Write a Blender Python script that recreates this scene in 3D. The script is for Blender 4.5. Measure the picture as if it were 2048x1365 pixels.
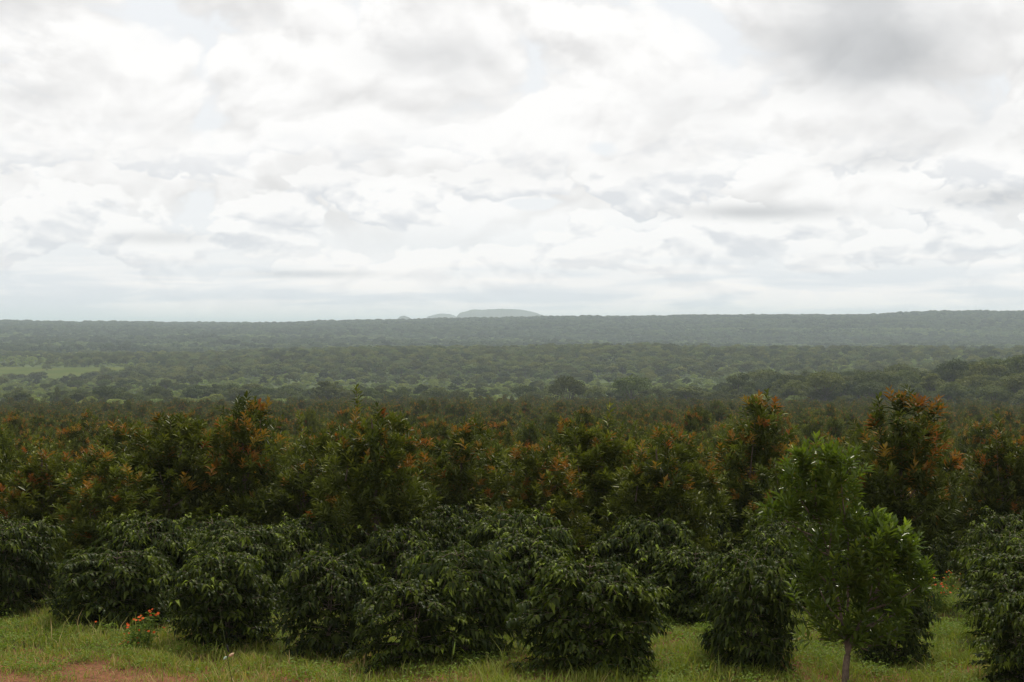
import bpy, math
import numpy as np
from math import radians, pi, sin, cos

# ------------------------------------------------------------------ clear
for o in list(bpy.data.objects):
    bpy.data.objects.remove(o, do_unlink=True)
scene = bpy.context.scene
col = scene.collection

# ------------------------------------------------------------------ camera
F = 3300.0            # focal length in pixels of the 2048 px wide photograph
EYE = 5.3             # eye height above the front grass
cam_d = bpy.data.cameras.new('camera')
cam_d.sensor_width = 36.0
cam_d.lens = F / 2048.0 * 36.0
cam_d.clip_start = 0.5
cam_d.clip_end = 80000.0
cam = bpy.data.objects.new('camera', cam_d)
cam.location = (0, 0, EYE)
cam.rotation_euler = (radians(90 - math.degrees(math.atan(32.5 / F))), 0, 0)
col.objects.link(cam)
scene.camera = cam

# ------------------------------------------------------------------ light, exposure
SUN_EL, SUN_AZ = 62.0, 20.0       # high, a little in front of the camera, to the right
sun_d = bpy.data.lights.new('sun', 'SUN')
sun_d.energy = 3.0
sun_d.angle = radians(5)
sun_d.color = (1.0, 0.93, 0.80)
sun = bpy.data.objects.new('sun', sun_d)
sun.rotation_euler = (radians(-(90 - SUN_EL)), 0, radians(-SUN_AZ))
sun.location = (0, 0, 60)
col.objects.link(sun)

vs = scene.view_settings
vs.view_transform = 'Standard'
vs.look = 'None'
vs.exposure = 0.0
vs.gamma = 1.0
vs.use_curve_mapping = False


class NT:
    """small helper for writing node trees as expressions"""
    def __init__(self, tree):
        self.t = tree
        self.n = tree.nodes
        self.l = tree.links

    def put(self, sock, v):
        if v is None:
            return
        if hasattr(v, 'is_linked'):
            self.l.new(v, sock)
        else:
            if hasattr(sock.default_value, '__len__') and not hasattr(v, '__len__'):
                v = (v,) * len(sock.default_value)
            if hasattr(sock.default_value, '__len__') and len(sock.default_value) == 4 and len(v) == 3:
                v = (*v, 1.0)
            sock.default_value = v

    def m(self, op, a, b=None, c=None, clamp=False):
        n = self.n.new('ShaderNodeMath')
        n.operation = op
        n.use_clamp = clamp
        for i, v in enumerate((a, b, c)):
            if v is not None:
                self.put(n.inputs[i], v)
        return n.outputs[0]

    def xyz(self, x, y, z):
        n = self.n.new('ShaderNodeCombineXYZ')
        for i, v in enumerate((x, y, z)):
            self.put(n.inputs[i], v)
        return n.outputs[0]

    def noise(self, vec, scale, detail=5, rough=0.55, dist=0.0, out=0, lac=2.0, dim='3D'):
        n = self.n.new('ShaderNodeTexNoise')
        n.noise_dimensions = dim
        if vec is not None:
            self.l.new(vec, n.inputs['Vector'])
        n.inputs['Scale'].default_value = scale
        n.inputs['Detail'].default_value = detail
        n.inputs['Roughness'].default_value = rough
        n.inputs['Lacunarity'].default_value = lac
        n.inputs['Distortion'].default_value = dist
        return n.outputs[out]

    def ramp(self, v, a, b, lo=0.0, hi=1.0, smooth=True):
        n = self.n.new('ShaderNodeMapRange')
        n.interpolation_type = 'SMOOTHSTEP' if smooth else 'LINEAR'
        n.clamp = True
        self.put(n.inputs['Value'], v)
        self.put(n.inputs['From Min'], a)
        self.put(n.inputs['From Max'], b)
        self.put(n.inputs['To Min'], lo)
        self.put(n.inputs['To Max'], hi)
        return n.outputs['Result']

    def mix(self, f, a, b, mode='MIX'):
        n = self.n.new('ShaderNodeMix')
        n.data_type = 'RGBA'
        n.blend_type = mode
        n.clamp_factor = True
        self.put(n.inputs[0], f)
        self.put(n.inputs[6], a)
        self.put(n.inputs[7], b)
        return n.outputs[2]


# ------------------------------------------------------------------ sky (clouds over a Nishita sky)
world = bpy.data.worlds.new('World')
scene.world = world
world.use_nodes = True
wt = NT(world.node_tree)
wt.n.clear()
wout = wt.n.new('ShaderNodeOutputWorld')
bg = wt.n.new('ShaderNodeBackground')
wt.l.new(bg.outputs[0], wout.inputs[0])
sky = wt.n.new('ShaderNodeTexSky')
sky.sky_type = 'NISHITA'
sky.sun_disc = False
sky.sun_elevation = radians(SUN_EL)
sky.sun_rotation = radians(SUN_AZ)
sky.air_density = 1.0
sky.dust_density = 1.0
SKY_K = 0.11
tc = wt.n.new('ShaderNodeTexCoord')
sp = wt.n.new('ShaderNodeSeparateXYZ')
wt.l.new(tc.outputs['Generated'], sp.inputs[0])
dx, dy, dz = sp.outputs
el = wt.m('MAXIMUM', dz, 0.0)
az = wt.m('DIVIDE', dx, wt.m('MAXIMUM', wt.m('ABSOLUTE', dy), 0.05))   # tangent of azimuth in front


def blob(cx, cy, rx, ry):
    """soft round mask about a photograph direction, as tangent of azimuth and elevation"""
    u = wt.m('MULTIPLY_ADD', az, F / rx, -(cx - 1024) / rx)
    v = wt.m('MULTIPLY_ADD', el, F / ry, -(650 - cy) / ry)
    return wt.m('POWER', 0.37, wt.m('MULTIPLY_ADD', u, u, wt.m('MULTIPLY', v, v)))


skyc = wt.mix(1.0, sky.outputs[0], (SKY_K,) * 3, 'MULTIPLY')
c = wt.mix(wt.ramp(el, 0.0, 0.12, 0.97, 0.94), skyc, (0.925, 0.94, 0.955))   # thin high veil over the blue
ua = wt.m('ARCSINE', wt.m('DIVIDE', dx, wt.m('MAXIMUM', wt.m('SQRT', wt.m('ADD', wt.m('MULTIPLY', dx, dx), wt.m('MULTIPLY', dy, dy))), 1e-4)))


def vec(s, k, off, up=0.0):
    return wt.xyz(wt.m('MULTIPLY_ADD', ua, s, off), wt.m('MULTIPLY_ADD', el, s * k, up * s * k + off * .37), 0.0)


def cumulus(s, k, off, up=0.0, detail=6.0, puff=0.48, vs_=1.5, vd=2.0):
    """heaped cloud density: broad noise plus rounded heads"""
    v = vec(s, k, off, up)
    n = wt.noise(v, 1.0, detail, 0.53, 0.1, dim='2D')
    wob = wt.n.new('ShaderNodeVectorMath')
    wob.operation = 'MULTIPLY_ADD'
    wt.l.new(n, wob.inputs[0])
    wob.inputs[1].default_value = (.9, -.7, 0)
    wt.l.new(v, wob.inputs[2])
    vo = wt.n.new('ShaderNodeTexVoronoi')
    vo.feature = 'F1'
    vo.voronoi_dimensions = '2D'
    wt.l.new(wob.outputs[0], vo.inputs['Vector'])
    vo.inputs['Scale'].default_value = vs_
    vo.inputs['Detail'].default_value = vd
    vo.inputs['Roughness'].default_value = 0.42
    vo.inputs['Lacunarity'].default_value = 2.3
    d = vo.outputs['Distance']
    return wt.m('MULTIPLY_ADD', wt.m('SUBTRACT', 0.35, wt.m('MULTIPLY', d, d)), puff, n)


holes = wt.m('MULTIPLY', wt.m('ADD', blob(1200, 300, 60, 22), blob(1050, 408, 70, 16)), -0.45)


def deck(c, s, k, off, lo, hi, delta, gain, shade, bright, mask, bias=0.70):
    a = cumulus(s, k, off)
    b = cumulus(s, k, off, delta)
    light = wt.m('MULTIPLY_ADD', wt.m('SUBTRACT', a, b), gain, bias, clamp=True)
    cov = wt.ramp(wt.m('ADD', a, holes), lo, hi)
    return wt.mix(wt.m('MULTIPLY', cov, mask), c, wt.mix(light, shade, bright))


# broad high heaps, then smaller heaps lower down, then the long bluish bands by the horizon
c = deck(c, 7.0, 1.5, 2.3, 0.02, 0.26, 0.014, 2.6, (0.80, 0.793, 0.788), (1.03, 1.022, 1.01), wt.ramp(el, 0.03, 0.08))
c = deck(c, 13.0, 1.9, 6.1, 0.27, 0.37, 0.007, 4.2, (0.76, 0.78, 0.81), (1.03, 1.022, 1.008), wt.ramp(el, 0.13, 0.07, 0.0, 0.92))
n0 = wt.noise(vec(9.0, 9.0, 3.1), 1.0, 4.0, 0.5, 0.2, dim='2D')
low = wt.mix(wt.ramp(n0, 0.36, 0.60), (0.80, 0.83, 0.87), (1.16, 1.09, 1.04))
c = wt.mix(wt.m('MULTIPLY', wt.ramp(el, 0.055, 0.012), wt.ramp(n0, .3, .5, .9, .6)), c, low)
# grey clouds hanging at the right, and the dark flat bases
dn = wt.noise(vec(10.0, 1.9, 0.4), 1.0, 4.0, 0.52, 0.3, dim='2D')
dk = wt.m('MULTIPLY', blob(1740, 20, 230, 150), 0.75)
for cx, cy_, rx, ry, w_ in ((1735, 150, 150, 60, .75), (1950, 255, 190, 46, .6), (1500, 428, 190, 16, .8), (2000, 405, 150, 20, .6), (1385, 220, 130, 46, .42), (900, 120, 160, 48, .42), (320, 480, 110, 14, .5), (620, 550, 150, 9, .5), (1750, 330, 80, 22, .5), (60, 215, 110, 34, .3)):
    dk = wt.m('MULTIPLY_ADD', blob(cx, cy_, rx, ry), w_, dk)
dk = wt.m('MULTIPLY', dk, wt.ramp(dn, 0.28, 0.64, 0.45, 1.15))
dk = wt.m('MULTIPLY', dk, wt.ramp(dy, 0.0, 0.3))
dkf = wt.ramp(dk, 0.05, 1.0, 0.0, 1.0, False)
c = wt.mix(wt.m('MULTIPLY', dkf, .5), c, (0.88, 0.885, 0.89))
c = wt.mix(dkf, c, wt.mix(1.0, c, (0.66, 0.67, 0.685), 'MULTIPLY'))
# below the horizon: plain land-grey, never seen past the ground sheet
c = wt.mix(wt.ramp(dz, -0.02, 0.0), (0.25, 0.27, 0.24), c)
wt.l.new(c, bg.inputs['Color'])
bg.inputs['Strength'].default_value = 1.0
world.cycles.sampling_method = 'MANUAL'
world.cycles.sample_map_resolution = 512

# ------------------------------------------------------------------ render settings that belong to the look
scene.render.engine = 'CYCLES'
cy = scene.cycles
cy.use_denoising = True
cy.max_bounces = 4
cy.diffuse_bounces = 2
cy.glossy_bounces = 1
cy.transmission_bounces = 3
cy.volume_bounces = 1
cy.transparent_max_bounces = 8
cy.use_adaptive_sampling = True
cy.adaptive_threshold = 0.015
cy.filter_width = 1.4
cy.caustics_reflective = False
cy.caustics_refractive = False

# ------------------------------------------------------------------ terrain
RK = np.array([0, 24, 32, 45, 80, 150, 300, 500, 650, 800, 1000, 1300, 1700, 2000, 2300, 2800, 3500, 4500, 5500, 6500, 7200, 8500, 12000, 32000.])
AZK = np.array([-0.30, -0.20, -0.13, -0.04, 0.08, 0.19, 0.32])
NEAR = [0, 0, -0.1, -1.4, -3.6, -7.4, -13.9, -21.5]
#        650  800 1000 1300 1700 2000 2300 2800 3500 4500 5500 6500 7200 8500 12000 32000
FAR = [
    [-26, -30, -36, -44, -55, -51, -47, -50, -48, -40, -22, -6, 3, -2, -30, -60],
    [-26, -30, -35, -42, -50, -45, -43, -50, -48, -40, -22, -6, 2, -4, -30, -60],
    [-26, -30, -35, -41, -42, -36, -38, -50, -48, -38, -20, -6, 1, -4, -30, -60],
    [-26, -30, -36, -43, -42, -37, -34, -50, -50, -44, -15, 6, 12, -4, -30, -60],
    [-26, -29, -35, -42, -42, -36, -33, -52, -53, -50, -10, 22, 27, -4, -30, -60],
    [-23, -25, -33, -41, -42, -37, -34, -52, -55, -53, 0, 32, 37, -4, -30, -60],
    [-18, -21, -28, -38, -42, -38, -35, -52, -55, -53, 0, 35, 40, -4, -30, -60],
]
CK = 0.52           # the far land lies nearer than the first survey: distances past 650 m shrink, sight lines stay


def rc(r):
    return np.where(np.asarray(r, float) > 650, 650 + (np.asarray(r, float) - 650) * CK, r)


RK0, RK = RK, np.append(rc(RK)[:-1], 32000.)
_tab_l = np.linspace(0, math.log(32001), 900)
_tabs = []
for f in FAR:
    zk = np.array(NEAR + f, float)
    zk = EYE + (zk - EYE) * np.where(RK0 > 0, RK / np.maximum(RK0, 1), 1.0)
    zz = np.interp(np.exp(_tab_l) - 1, RK, zk)
    k = np.hanning(13)
    k /= k.sum()
    zz = np.convolve(np.pad(zz, 6, mode='edge'), k, 'valid')
    _tabs.append(zz)
_tabs = np.array(_tabs)


def terrain(x, y):
    x = np.asarray(x, float)
    y = np.asarray(y, float)
    r = np.hypot(x, y)
    a = np.arctan2(x, y)
    fade = np.clip((pi - np.abs(a)) / 1.5, 0, 1)
    a = np.clip(a, -0.30, 0.32) * fade
    ai = np.interp(a, AZK, np.arange(len(AZK)))
    i0 = np.clip(np.floor(ai).astype(int), 0, len(AZK) - 2)
    fa = ai - i0
    fa = fa * fa * (3 - 2 * fa)
    li = np.log(r + 1) / math.log(32001) * (len(_tab_l) - 1)
    l0 = np.clip(np.floor(li).astype(int), 0, len(_tab_l) - 2)
    fl = np.clip(li - l0, 0, 1)
    z0 = _tabs[i0, l0] * (1 - fl) + _tabs[i0, l0 + 1] * fl
    z1 = _tabs[i0 + 1, l0] * (1 - fl) + _tabs[i0 + 1, l0 + 1] * fl
    z = z0 * (1 - fa) + z1 * fa
    w = np.clip((r - 700) / 1500, 0, 1)
    z = z + w * (1.3 * np.sin(x / 93 + 0.7) * np.sin(y / 170 + x / 500) + 0.9 * np.sin(x / 41 + y / 130) + (2.6 * np.sin(x / 220 + 2) + 1.6 * np.sin(x / 77 + 1)) * np.clip((r - 2600) / 1200, 0, 1))
    wo = np.clip((r - 60) / 60, 0, 1) * np.clip((560 - r) / 80, 0, 1)
    z = z + wo * (0.55 * np.sin(r / 17 + 3 * a + 0.6 * np.sin(x / 23)) + 0.35 * np.sin(x / 19 + r / 31))
    w2 = np.clip((r - 10) / 15, 0, 1) * np.clip((60 - r) / 30, 0, 1)
    z = z + w2 * (0.04 * np.sin(x * 1.3) * np.sin(y * 1.1 + 0.4) + 0.03 * np.sin(x * 2.9 + y * 1.7))
    return z


def at(px, d):
    """ground point below photograph column px at depth d"""
    x = (px - 1024) / F * d
    return x, d, float(terrain(x, d))


# ------------------------------------------------------------------ mesh helpers
def make_mesh(name, V, faces, mats, tint=None, midx=None, smooth=False):
    """V (n,3); faces: list of int arrays (m,k) with k = 3 or 4"""
    me = bpy.data.meshes.new(name)
    V = np.asarray(V, np.float32)
    me.vertices.add(len(V))
    me.vertices.foreach_set('co', V.ravel())
    loops = np.concatenate([f.ravel() for f in faces]).astype(np.int32)
    sizes = np.concatenate([np.full(len(f), f.shape[1]) for f in faces])
    starts = np.concatenate([[0], np.cumsum(sizes)[:-1]]).astype(np.int32)
    me.loops.add(len(loops))
    me.loops.foreach_set('vertex_index', loops)
    me.polygons.add(len(sizes))
    me.polygons.foreach_set('loop_start', starts)
    for m in (mats if isinstance(mats, (list, tuple)) else [mats]):
        me.materials.append(m)
    if midx is not None:
        me.polygons.foreach_set('material_index', np.asarray(midx, np.int32))
    if smooth:
        me.polygons.foreach_set('use_smooth', np.ones(len(sizes), bool))
    me.update(calc_edges=True)
    if tint is not None:
        at_ = me.attributes.new('tint', 'FLOAT', 'FACE')
        at_.data.foreach_set('value', np.asarray(tint, np.float32))
    return me


def unit(v):
    return v / np.maximum(np.linalg.norm(v, axis=-1, keepdims=True), 1e-9)


def leaves(P, D, L, W, rng, droop=0.15, fold=0.22, kind='mac', up=None):
    """leaf blades as arrays: returns V, tri faces, faces per leaf"""
    n = len(P)
    D = unit(D)
    U = np.tile([0, 0, 1.0], (n, 1)) if up is None else up
    U = U + rng.normal(0, 0.25, (n, 3))
    S = unit(np.cross(D, U) + 1e-6)
    N = np.cross(S, D)
    L = L[:, None]
    W = W[:, None]
    down = np.array([0, 0, -1.0])
    if kind == 'mac':
        b = P
        l = P + D * L * 0.5 - S * W * 0.5 + N * W * fold
        r = P + D * L * 0.5 + S * W * 0.5 + N * W * fold
        t = P + D * L + down * L * droop
        V = np.stack([b, l, t, r], 1).reshape(-1, 3)
        i = np.arange(n)[:, None] * 4
        Fc = np.stack([i + [0, 1, 2], i + [0, 2, 3]], 1).reshape(-1, 3)
        return V, Fc, 2
    else:
        b = P
        m = P + D * L * 0.42 - N * W * 0.02 + down * L * droop * 0.12
        l = P + D * L * 0.40 - S * W * 0.5 + N * W * fold
        r = P + D * L * 0.40 + S * W * 0.5 + N * W * fold
        m2 = P + D * L * 0.74 + down * L * droop * 0.45
        t = P + D * L * 0.95 + down * L * droop
        V = np.stack([b, l, r, m, m2, t], 1).reshape(-1, 3)
        i = np.arange(n)[:, None] * 6
        Fc = np.stack([i + [0, 1, 3], i + [0, 3, 2], i + [1, 4, 3], i + [3, 4, 2], i + [1, 5, 4], i + [4, 5, 2]], 1).reshape(-1, 3)
        return V, Fc, 6


def tubes(paths, sides=5):
    """paths: list of (points (k,3), radii (k,)) -> V, quads"""
    Vs, Fs, off = [], [], 0
    ang = np.linspace(0, 2 * pi, sides, endpoint=False)
    for p, r in paths:
        p = np.asarray(p, float)
        r = np.asarray(r, float)
        k = len(p)
        T = np.gradient(p, axis=0)
        T = unit(T)
        ref = np.where(np.abs(T[:, 2:3]) > 0.9, [[1.0, 0, 0]], [[0, 0, 1.0]])
        A = unit(np.cross(T, ref))
        B = np.cross(T, A)
        ring = p[:, None] + r[:, None, None] * (A[:, None] * np.cos(ang)[None, :, None] + B[:, None] * np.sin(ang)[None, :, None])
        Vs.append(ring.reshape(-1, 3))
        i, j = np.meshgrid(np.arange(k - 1), np.arange(sides), indexing='ij')
        j2 = (j + 1) % sides
        Fs.append(np.stack([i * sides + j, i * sides + j2, (i + 1) * sides + j2, (i + 1) * sides + j], -1).reshape(-1, 4) + off)
        off += k * sides
    return np.concatenate(Vs), np.concatenate(Fs)


def bezier(a, b, c, k=7):
    t = np.linspace(0, 1, k)[:, None]
    return (1 - t) ** 2 * a + 2 * t * (1 - t) * b + t ** 2 * c


def link(name, data, parent=None, loc=None, rz=0.0, scale=None):
    o = bpy.data.objects.new(name, data)
    col.objects.link(o)
    if parent is not None:
        o.parent = parent
    if loc is not None:
        o.location = loc
    if rz:
        o.rotation_euler = (0, 0, rz)
    if scale is not None:
        o.scale = scale
    return o


def tag(o, label=None, cat=None, group=None, kind=None):
    if label:
        o['label'] = label
    if cat:
        o['category'] = cat
    if group:
        o['group'] = group
    if kind:
        o['kind'] = kind
    return o


# ------------------------------------------------------------------ materials
def leaf_mat(name, c0, c1, rough=0.42, trans=0.28, tcol=None, var=0.35, spec=0.012, c2=None, hue=0.0):
    m = bpy.data.materials.new(name)
    m.use_nodes = True
    t = NT(m.node_tree)
    t.n.clear()
    out = t.n.new('ShaderNodeOutputMaterial')
    a = t.n.new('ShaderNodeAttribute')
    a.attribute_name = 'tint'
    fac = a.outputs['Fac']
    base = t.mix(fac, c0, c1)
    if c2 is not None:
        base = t.mix(t.ramp(fac, 0.8, 1.0), base, c2)
    oi = t.n.new('ShaderNodeObjectInfo')
    rnd = oi.outputs['Random']
    mul = t.m('ADD', t.m('MULTIPLY', rnd, var), 1.0 - var * 0.5)
    n = t.n.new('ShaderNodeVectorMath')
    n.operation = 'SCALE'
    t.l.new(base, n.inputs[0])
    t.l.new(mul, n.inputs['Scale'])
    base = n.outputs[0]
    if hue:
        rr = t.m('FRACT', t.m('MULTIPLY', rnd, 7.31))
        base = t.mix(t.m('MULTIPLY', rr, hue), base, t.mix(1.0, base, (1.5, 1.05, 0.6), 'MULTIPLY'))
    p = t.n.new('ShaderNodeBsdfDiffuse')
    t.l.new(base, p.inputs['Color'])
    tr = t.n.new('ShaderNodeBsdfTranslucent')
    tb = t.mix(1.0, base, tcol or (1.5, 1.7, 0.7), 'MULTIPLY')
    t.l.new(tb, tr.inputs['Color'])
    mx = t.n.new('ShaderNodeMixShader')
    mx.inputs[0].default_value = trans
    t.l.new(p.outputs[0], mx.inputs[1])
    t.l.new(tr.outputs[0], mx.inputs[2])
    gl = t.n.new('ShaderNodeBsdfGlossy')
    gl.inputs['Roughness'].default_value = rough
    gl.inputs['Color'].default_value = (1, 1, 1, 1)
    m2 = t.n.new('ShaderNodeMixShader')
    m2.inputs[0].default_value = spec
    t.l.new(mx.outputs[0], m2.inputs[1])
    t.l.new(gl.outputs[0], m2.inputs[2])
    t.l.new(m2.outputs[0], out.inputs[0])
    return m


def bark_mat(name, c0, c1, scale=14.0):
    m = bpy.data.materials.new(name)
    m.use_nodes = True
    t = NT(m.node_tree)
    p = t.n['Principled BSDF']
    tcn = t.n.new('ShaderNodeTexCoord')
    f = t.noise(tcn.outputs['Object'], scale, 6, 0.6)
    t.l.new(t.mix(t.ramp(f, 0.35, 0.65), c0, c1), p.inputs['Base Color'])
    p.inputs['Roughness'].default_value = 0.9
    b = t.n.new('ShaderNodeBump')
    b.inputs['Strength'].default_value = 0.5
    b.inputs['Distance'].default_value = 0.01
    t.l.new(f, b.inputs['Height'])
    t.l.new(b.outputs[0], p.inputs['Normal'])
    return m


M_MAC = leaf_mat('orchard_leaf', (0.011, 0.021, 0.005), (0.130, 0.150, 0.022), 0.34, 0.20, var=0.45, hue=0.22, spec=.011, c2=(0.14, 0.15, 0.020))
M_MACY = leaf_mat('young_tree_leaf', (0.034, 0.060, 0.009), (0.128, 0.170, 0.021), 0.26, 0.30, var=0.0, spec=.02, c2=(.20, .26, .03))
M_NEW = leaf_mat('new_orchard_leaf', (0.20, 0.072, 0.014), (0.19, 0.155, 0.022), 0.45, 0.35, tcol=(1.4, 1.1, 0.6), var=0.3)
M_COF = leaf_mat('coffee_leaf', (0.010, 0.019, 0.003), (0.092, 0.116, 0.012), 0.36, 0.18, var=0.3, c2=(0.15, 0.20, 0.020), spec=.008)
M_SAV = leaf_mat('savanna_leaf', (0.055, 0.076, 0.024), (0.115, 0.142, 0.042), 0.6, 0.2, var=0.95, hue=0.6)
M_SAVD = leaf_mat('thicket_leaf', (0.036, 0.052, 0.014), (0.088, 0.110, 0.028), 0.6, 0.2, var=0.7, hue=0.5)
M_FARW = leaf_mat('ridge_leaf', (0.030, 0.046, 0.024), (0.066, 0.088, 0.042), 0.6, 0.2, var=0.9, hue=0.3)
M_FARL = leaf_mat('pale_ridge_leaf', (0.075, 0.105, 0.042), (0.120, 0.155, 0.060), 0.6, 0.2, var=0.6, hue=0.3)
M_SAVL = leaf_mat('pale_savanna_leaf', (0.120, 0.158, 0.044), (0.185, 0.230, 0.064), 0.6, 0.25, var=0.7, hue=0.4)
M_BARK = bark_mat('orchard_bark', (0.07, 0.048, 0.032), (0.15, 0.105, 0.072))
M_CSTEM = bark_mat('coffee_bark', (0.09, 0.065, 0.045), (0.17, 0.13, 0.09))
M_SBARK = bark_mat('savanna_bark', (0.05, 0.038, 0.028), (0.12, 0.095, 0.07), 3.0)


def ground_mat():
    m = bpy.data.materials.new('soil_and_scrub')
    m.use_nodes = True
    t = NT(m.node_tree)
    p = t.n['Principled BSDF']
    p.inputs['Roughness'].default_value = 0.95
    p.inputs['Specular IOR Level'].default_value = 0.03
    g = t.n.new('ShaderNodeNewGeometry')
    pos = g.outputs['Position']
    s = t.n.new('ShaderNodeSeparateXYZ')
    t.l.new(pos, s.inputs[0])
    r = t.m('SQRT', t.m('ADD', t.m('POWER', s.outputs[0], 2.0), t.m('POWER', s.outputs[1], 2.0)))
    f1 = t.noise(pos, 0.9, 6, 0.6)
    f2 = t.noise(pos, 9.0, 5, 0.65)
    soil = t.mix(f1, (0.15, 0.065, 0.034), (0.25, 0.115, 0.062))
    soil = t.mix(t.ramp(f2, 0.35, 0.7), soil, (0.10, 0.05, 0.028))
    litter = t.mix(f2, (0.045, 0.040, 0.018), (0.065, 0.075, 0.025))
    near = t.mix(t.ramp(s.outputs[1], 25.6, 27.5), soil, t.mix(t.ramp(t.noise(pos, 0.45, 5, 0.6), 0.36, 0.5), soil, litter))
    scrub = t.mix(t.noise(pos, 0.02, 8, 0.6), (0.070, 0.094, 0.030), (0.122, 0.148, 0.048))
    scrub = t.mix(t.ramp(t.noise(pos, 0.12, 6, 0.6), 0.35, 0.6), scrub, (0.045, 0.062, 0.022))
    c_ = t.mix(t.ramp(r, 34, 60), near, litter)
    c_ = t.mix(t.ramp(r, 450, 600), c_, scrub)
    t.l.new(c_, p.inputs['Base Color'])
    b = t.n.new('ShaderNodeBump')
    b.inputs['Strength'].default_value = 0.6
    b.inputs['Distance'].default_value = 0.03
    t.l.new(f2, b.inputs['Height'])
    t.l.new(b.outputs[0], p.inputs['Normal'])
    return m


def field_mat():
    m = bpy.data.materials.new('field_grass')
    m.use_nodes = True
    t = NT(m.node_tree)
    p = t.n['Principled BSDF']
    p.inputs['Roughness'].default_value = 1.0
    p.inputs['Specular IOR Level'].default_value = 0.0
    g = t.n.new('ShaderNodeNewGeometry')
    f = t.noise(g.outputs['Position'], 0.03, 6, 0.6)
    t.l.new(t.mix(t.ramp(f, 0.35, 0.65), (0.060, 0.084, 0.020), (0.092, 0.102, 0.028)), p.inputs['Base Color'])
    return m


# ------------------------------------------------------------------ ground sheet
M_GROUND = ground_mat()
az_f = np.linspace(-0.40, 0.40, 260)
az_b = np.linspace(0.40, 2 * pi - 0.40, 90)[1:-1]
AZ = np.concatenate([az_f, az_b])
RR = np.concatenate([np.linspace(1.5, 20, 10), np.linspace(20.5, 45, 90), np.geomspace(46, 5000, 330), np.geomspace(5200, 32000, 30)])
gx = RR[:, None] * np.sin(AZ)[None]
gy = RR[:, None] * np.cos(AZ)[None]
V = np.stack([gx, gy, terrain(gx, gy)], -1).reshape(-1, 3)
na = len(AZ)
ii, jj = np.meshgrid(np.arange(len(RR) - 1), np.arange(na), indexing='ij')
j2 = (jj + 1) % na
Q = np.stack([ii * na + jj, ii * na + j2, (ii + 1) * na + j2, (ii + 1) * na + jj], -1).reshape(-1, 4)[:, ::-1]
V = np.concatenate([V, [[0, 0, float(terrain(0, 0))]]])
T3 = np.stack([np.full(na, len(V) - 1), (np.arange(na) + 1) % na, np.arange(na)], -1)
ground = link('ground', make_mesh('ground', V, [Q, T3], M_GROUND, smooth=True))
tag(ground, kind='structure')


def fld(px0, px1, d0, d1):
    """quadrangle field between two depths; px at the far side"""
    x0, x1 = (px0 - 1024) / F, (px1 - 1024) / F
    return (x0, x1, float(rc(d0)), float(rc(d1)))


FIELDS = [fld(-200, 250, 1700, 2000), fld(1372, 1560, 890, 1010), fld(330, 440, 2900, 3150), fld(-150, 40, 3650, 3950), fld(1600, 1770, 930, 1010)]
M_FIELD = field_mat()
for a0, a1, d0, d1 in FIELDS:
    u = np.linspace(0, 1, 30)
    v = np.linspace(0, 1, 20)
    A, B = np.meshgrid(u, v)
    D_ = d0 + (d1 - d0) * B + (d1 - d0) * 0.12 * np.sin(A * 5.0)
    X_ = (a0 + (a1 - a0) * A) * D_
    V = np.stack([X_, D_, terrain(X_, D_) + 0.5 + d0 * 2e-4], -1).reshape(-1, 3)
    i, j = np.meshgrid(np.arange(19), np.arange(29), indexing='ij')
    Q = np.stack([i * 30 + j, i * 30 + j + 1, (i + 1) * 30 + j + 1, (i + 1) * 30 + j], -1).reshape(-1, 4)
    tag(link('grass_field', make_mesh('grass_field', V, [Q], M_FIELD, smooth=True)), kind='structure')


def in_field(x, y, pad=0.0):
    a = x / y
    res = np.zeros(x.shape, bool)
    for a0, a1, d0, d1 in FIELDS:
        sh = (d1 - d0) * 0.12 * np.sin((a - a0) / (a1 - a0) * 5.0)
        res |= (a > a0) & (a < a1) & (y > d0 + sh - pad) & (y < d1 + sh)
    return res


# far blue hills beyond the ridge
M_HILL = bark_mat('hill_forest', (0.020, 0.030, 0.018), (0.050, 0.062, 0.034), 0.006)
def hill(name, pts, d, depth, mat):
    NH = 180
    """smooth hill whose skyline passes through photograph points"""
    px = np.linspace(pts[0][0], pts[-1][0], NH)
    top = np.interp(px, [p[0] for p in pts], [p[1] for p in pts])
    k = np.hanning(9)
    k /= k.sum()
    top = np.convolve(np.pad(top, 4, mode='edge'), k, 'valid')
    rng = np.random.default_rng(5)
    top = top + np.convolve(rng.normal(0, 1.0, NH + 8), np.ones(9) / 9, 'valid') + rng.normal(0, .35, NH)
    X_ = (px - 1024) / F * d
    Z_ = EYE + (650 - top) / F * d
    s = np.linspace(-1, 1, 25)
    V = []
    base = -70.0
    for t_ in s:
        V.append(np.stack([X_, np.full(NH, d + t_ * depth), base + (Z_ - base) * (1 - abs(t_) ** 1.6)], -1))
    V = np.concatenate(V)
    i, j = np.meshgrid(np.arange(24), np.arange(NH - 1), indexing='ij')
    Q = np.stack([i * NH + j, i * NH + j + 1, (i + 1) * NH + j + 1, (i + 1) * NH + j], -1).reshape(-1, 4)
    tag(link(name, make_mesh(name, V, [Q], mat, smooth=True)), kind='structure')


hill('hills', [(880, 668.0), (905, 645.0), (918, 627.0), (945, 620.0), (1000, 618.5), (1040, 619.5), (1065, 624.0), (1090, 632.0), (1130, 650.0), (1160, 668.0)], 7600, 600, M_HILL)
hill('hills', [(825, 668.0), (845, 645.0), (858, 632.0), (880, 628.0), (900, 628.5), (925, 638.0), (945, 668.0)], 8300, 500, M_HILL)
hill('hills', [(765, 668.0), (785, 646.0), (800, 634.0), (808, 632.0), (818, 635.0), (835, 648.0), (850, 668.0)], 7000, 350, M_HILL)

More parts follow.
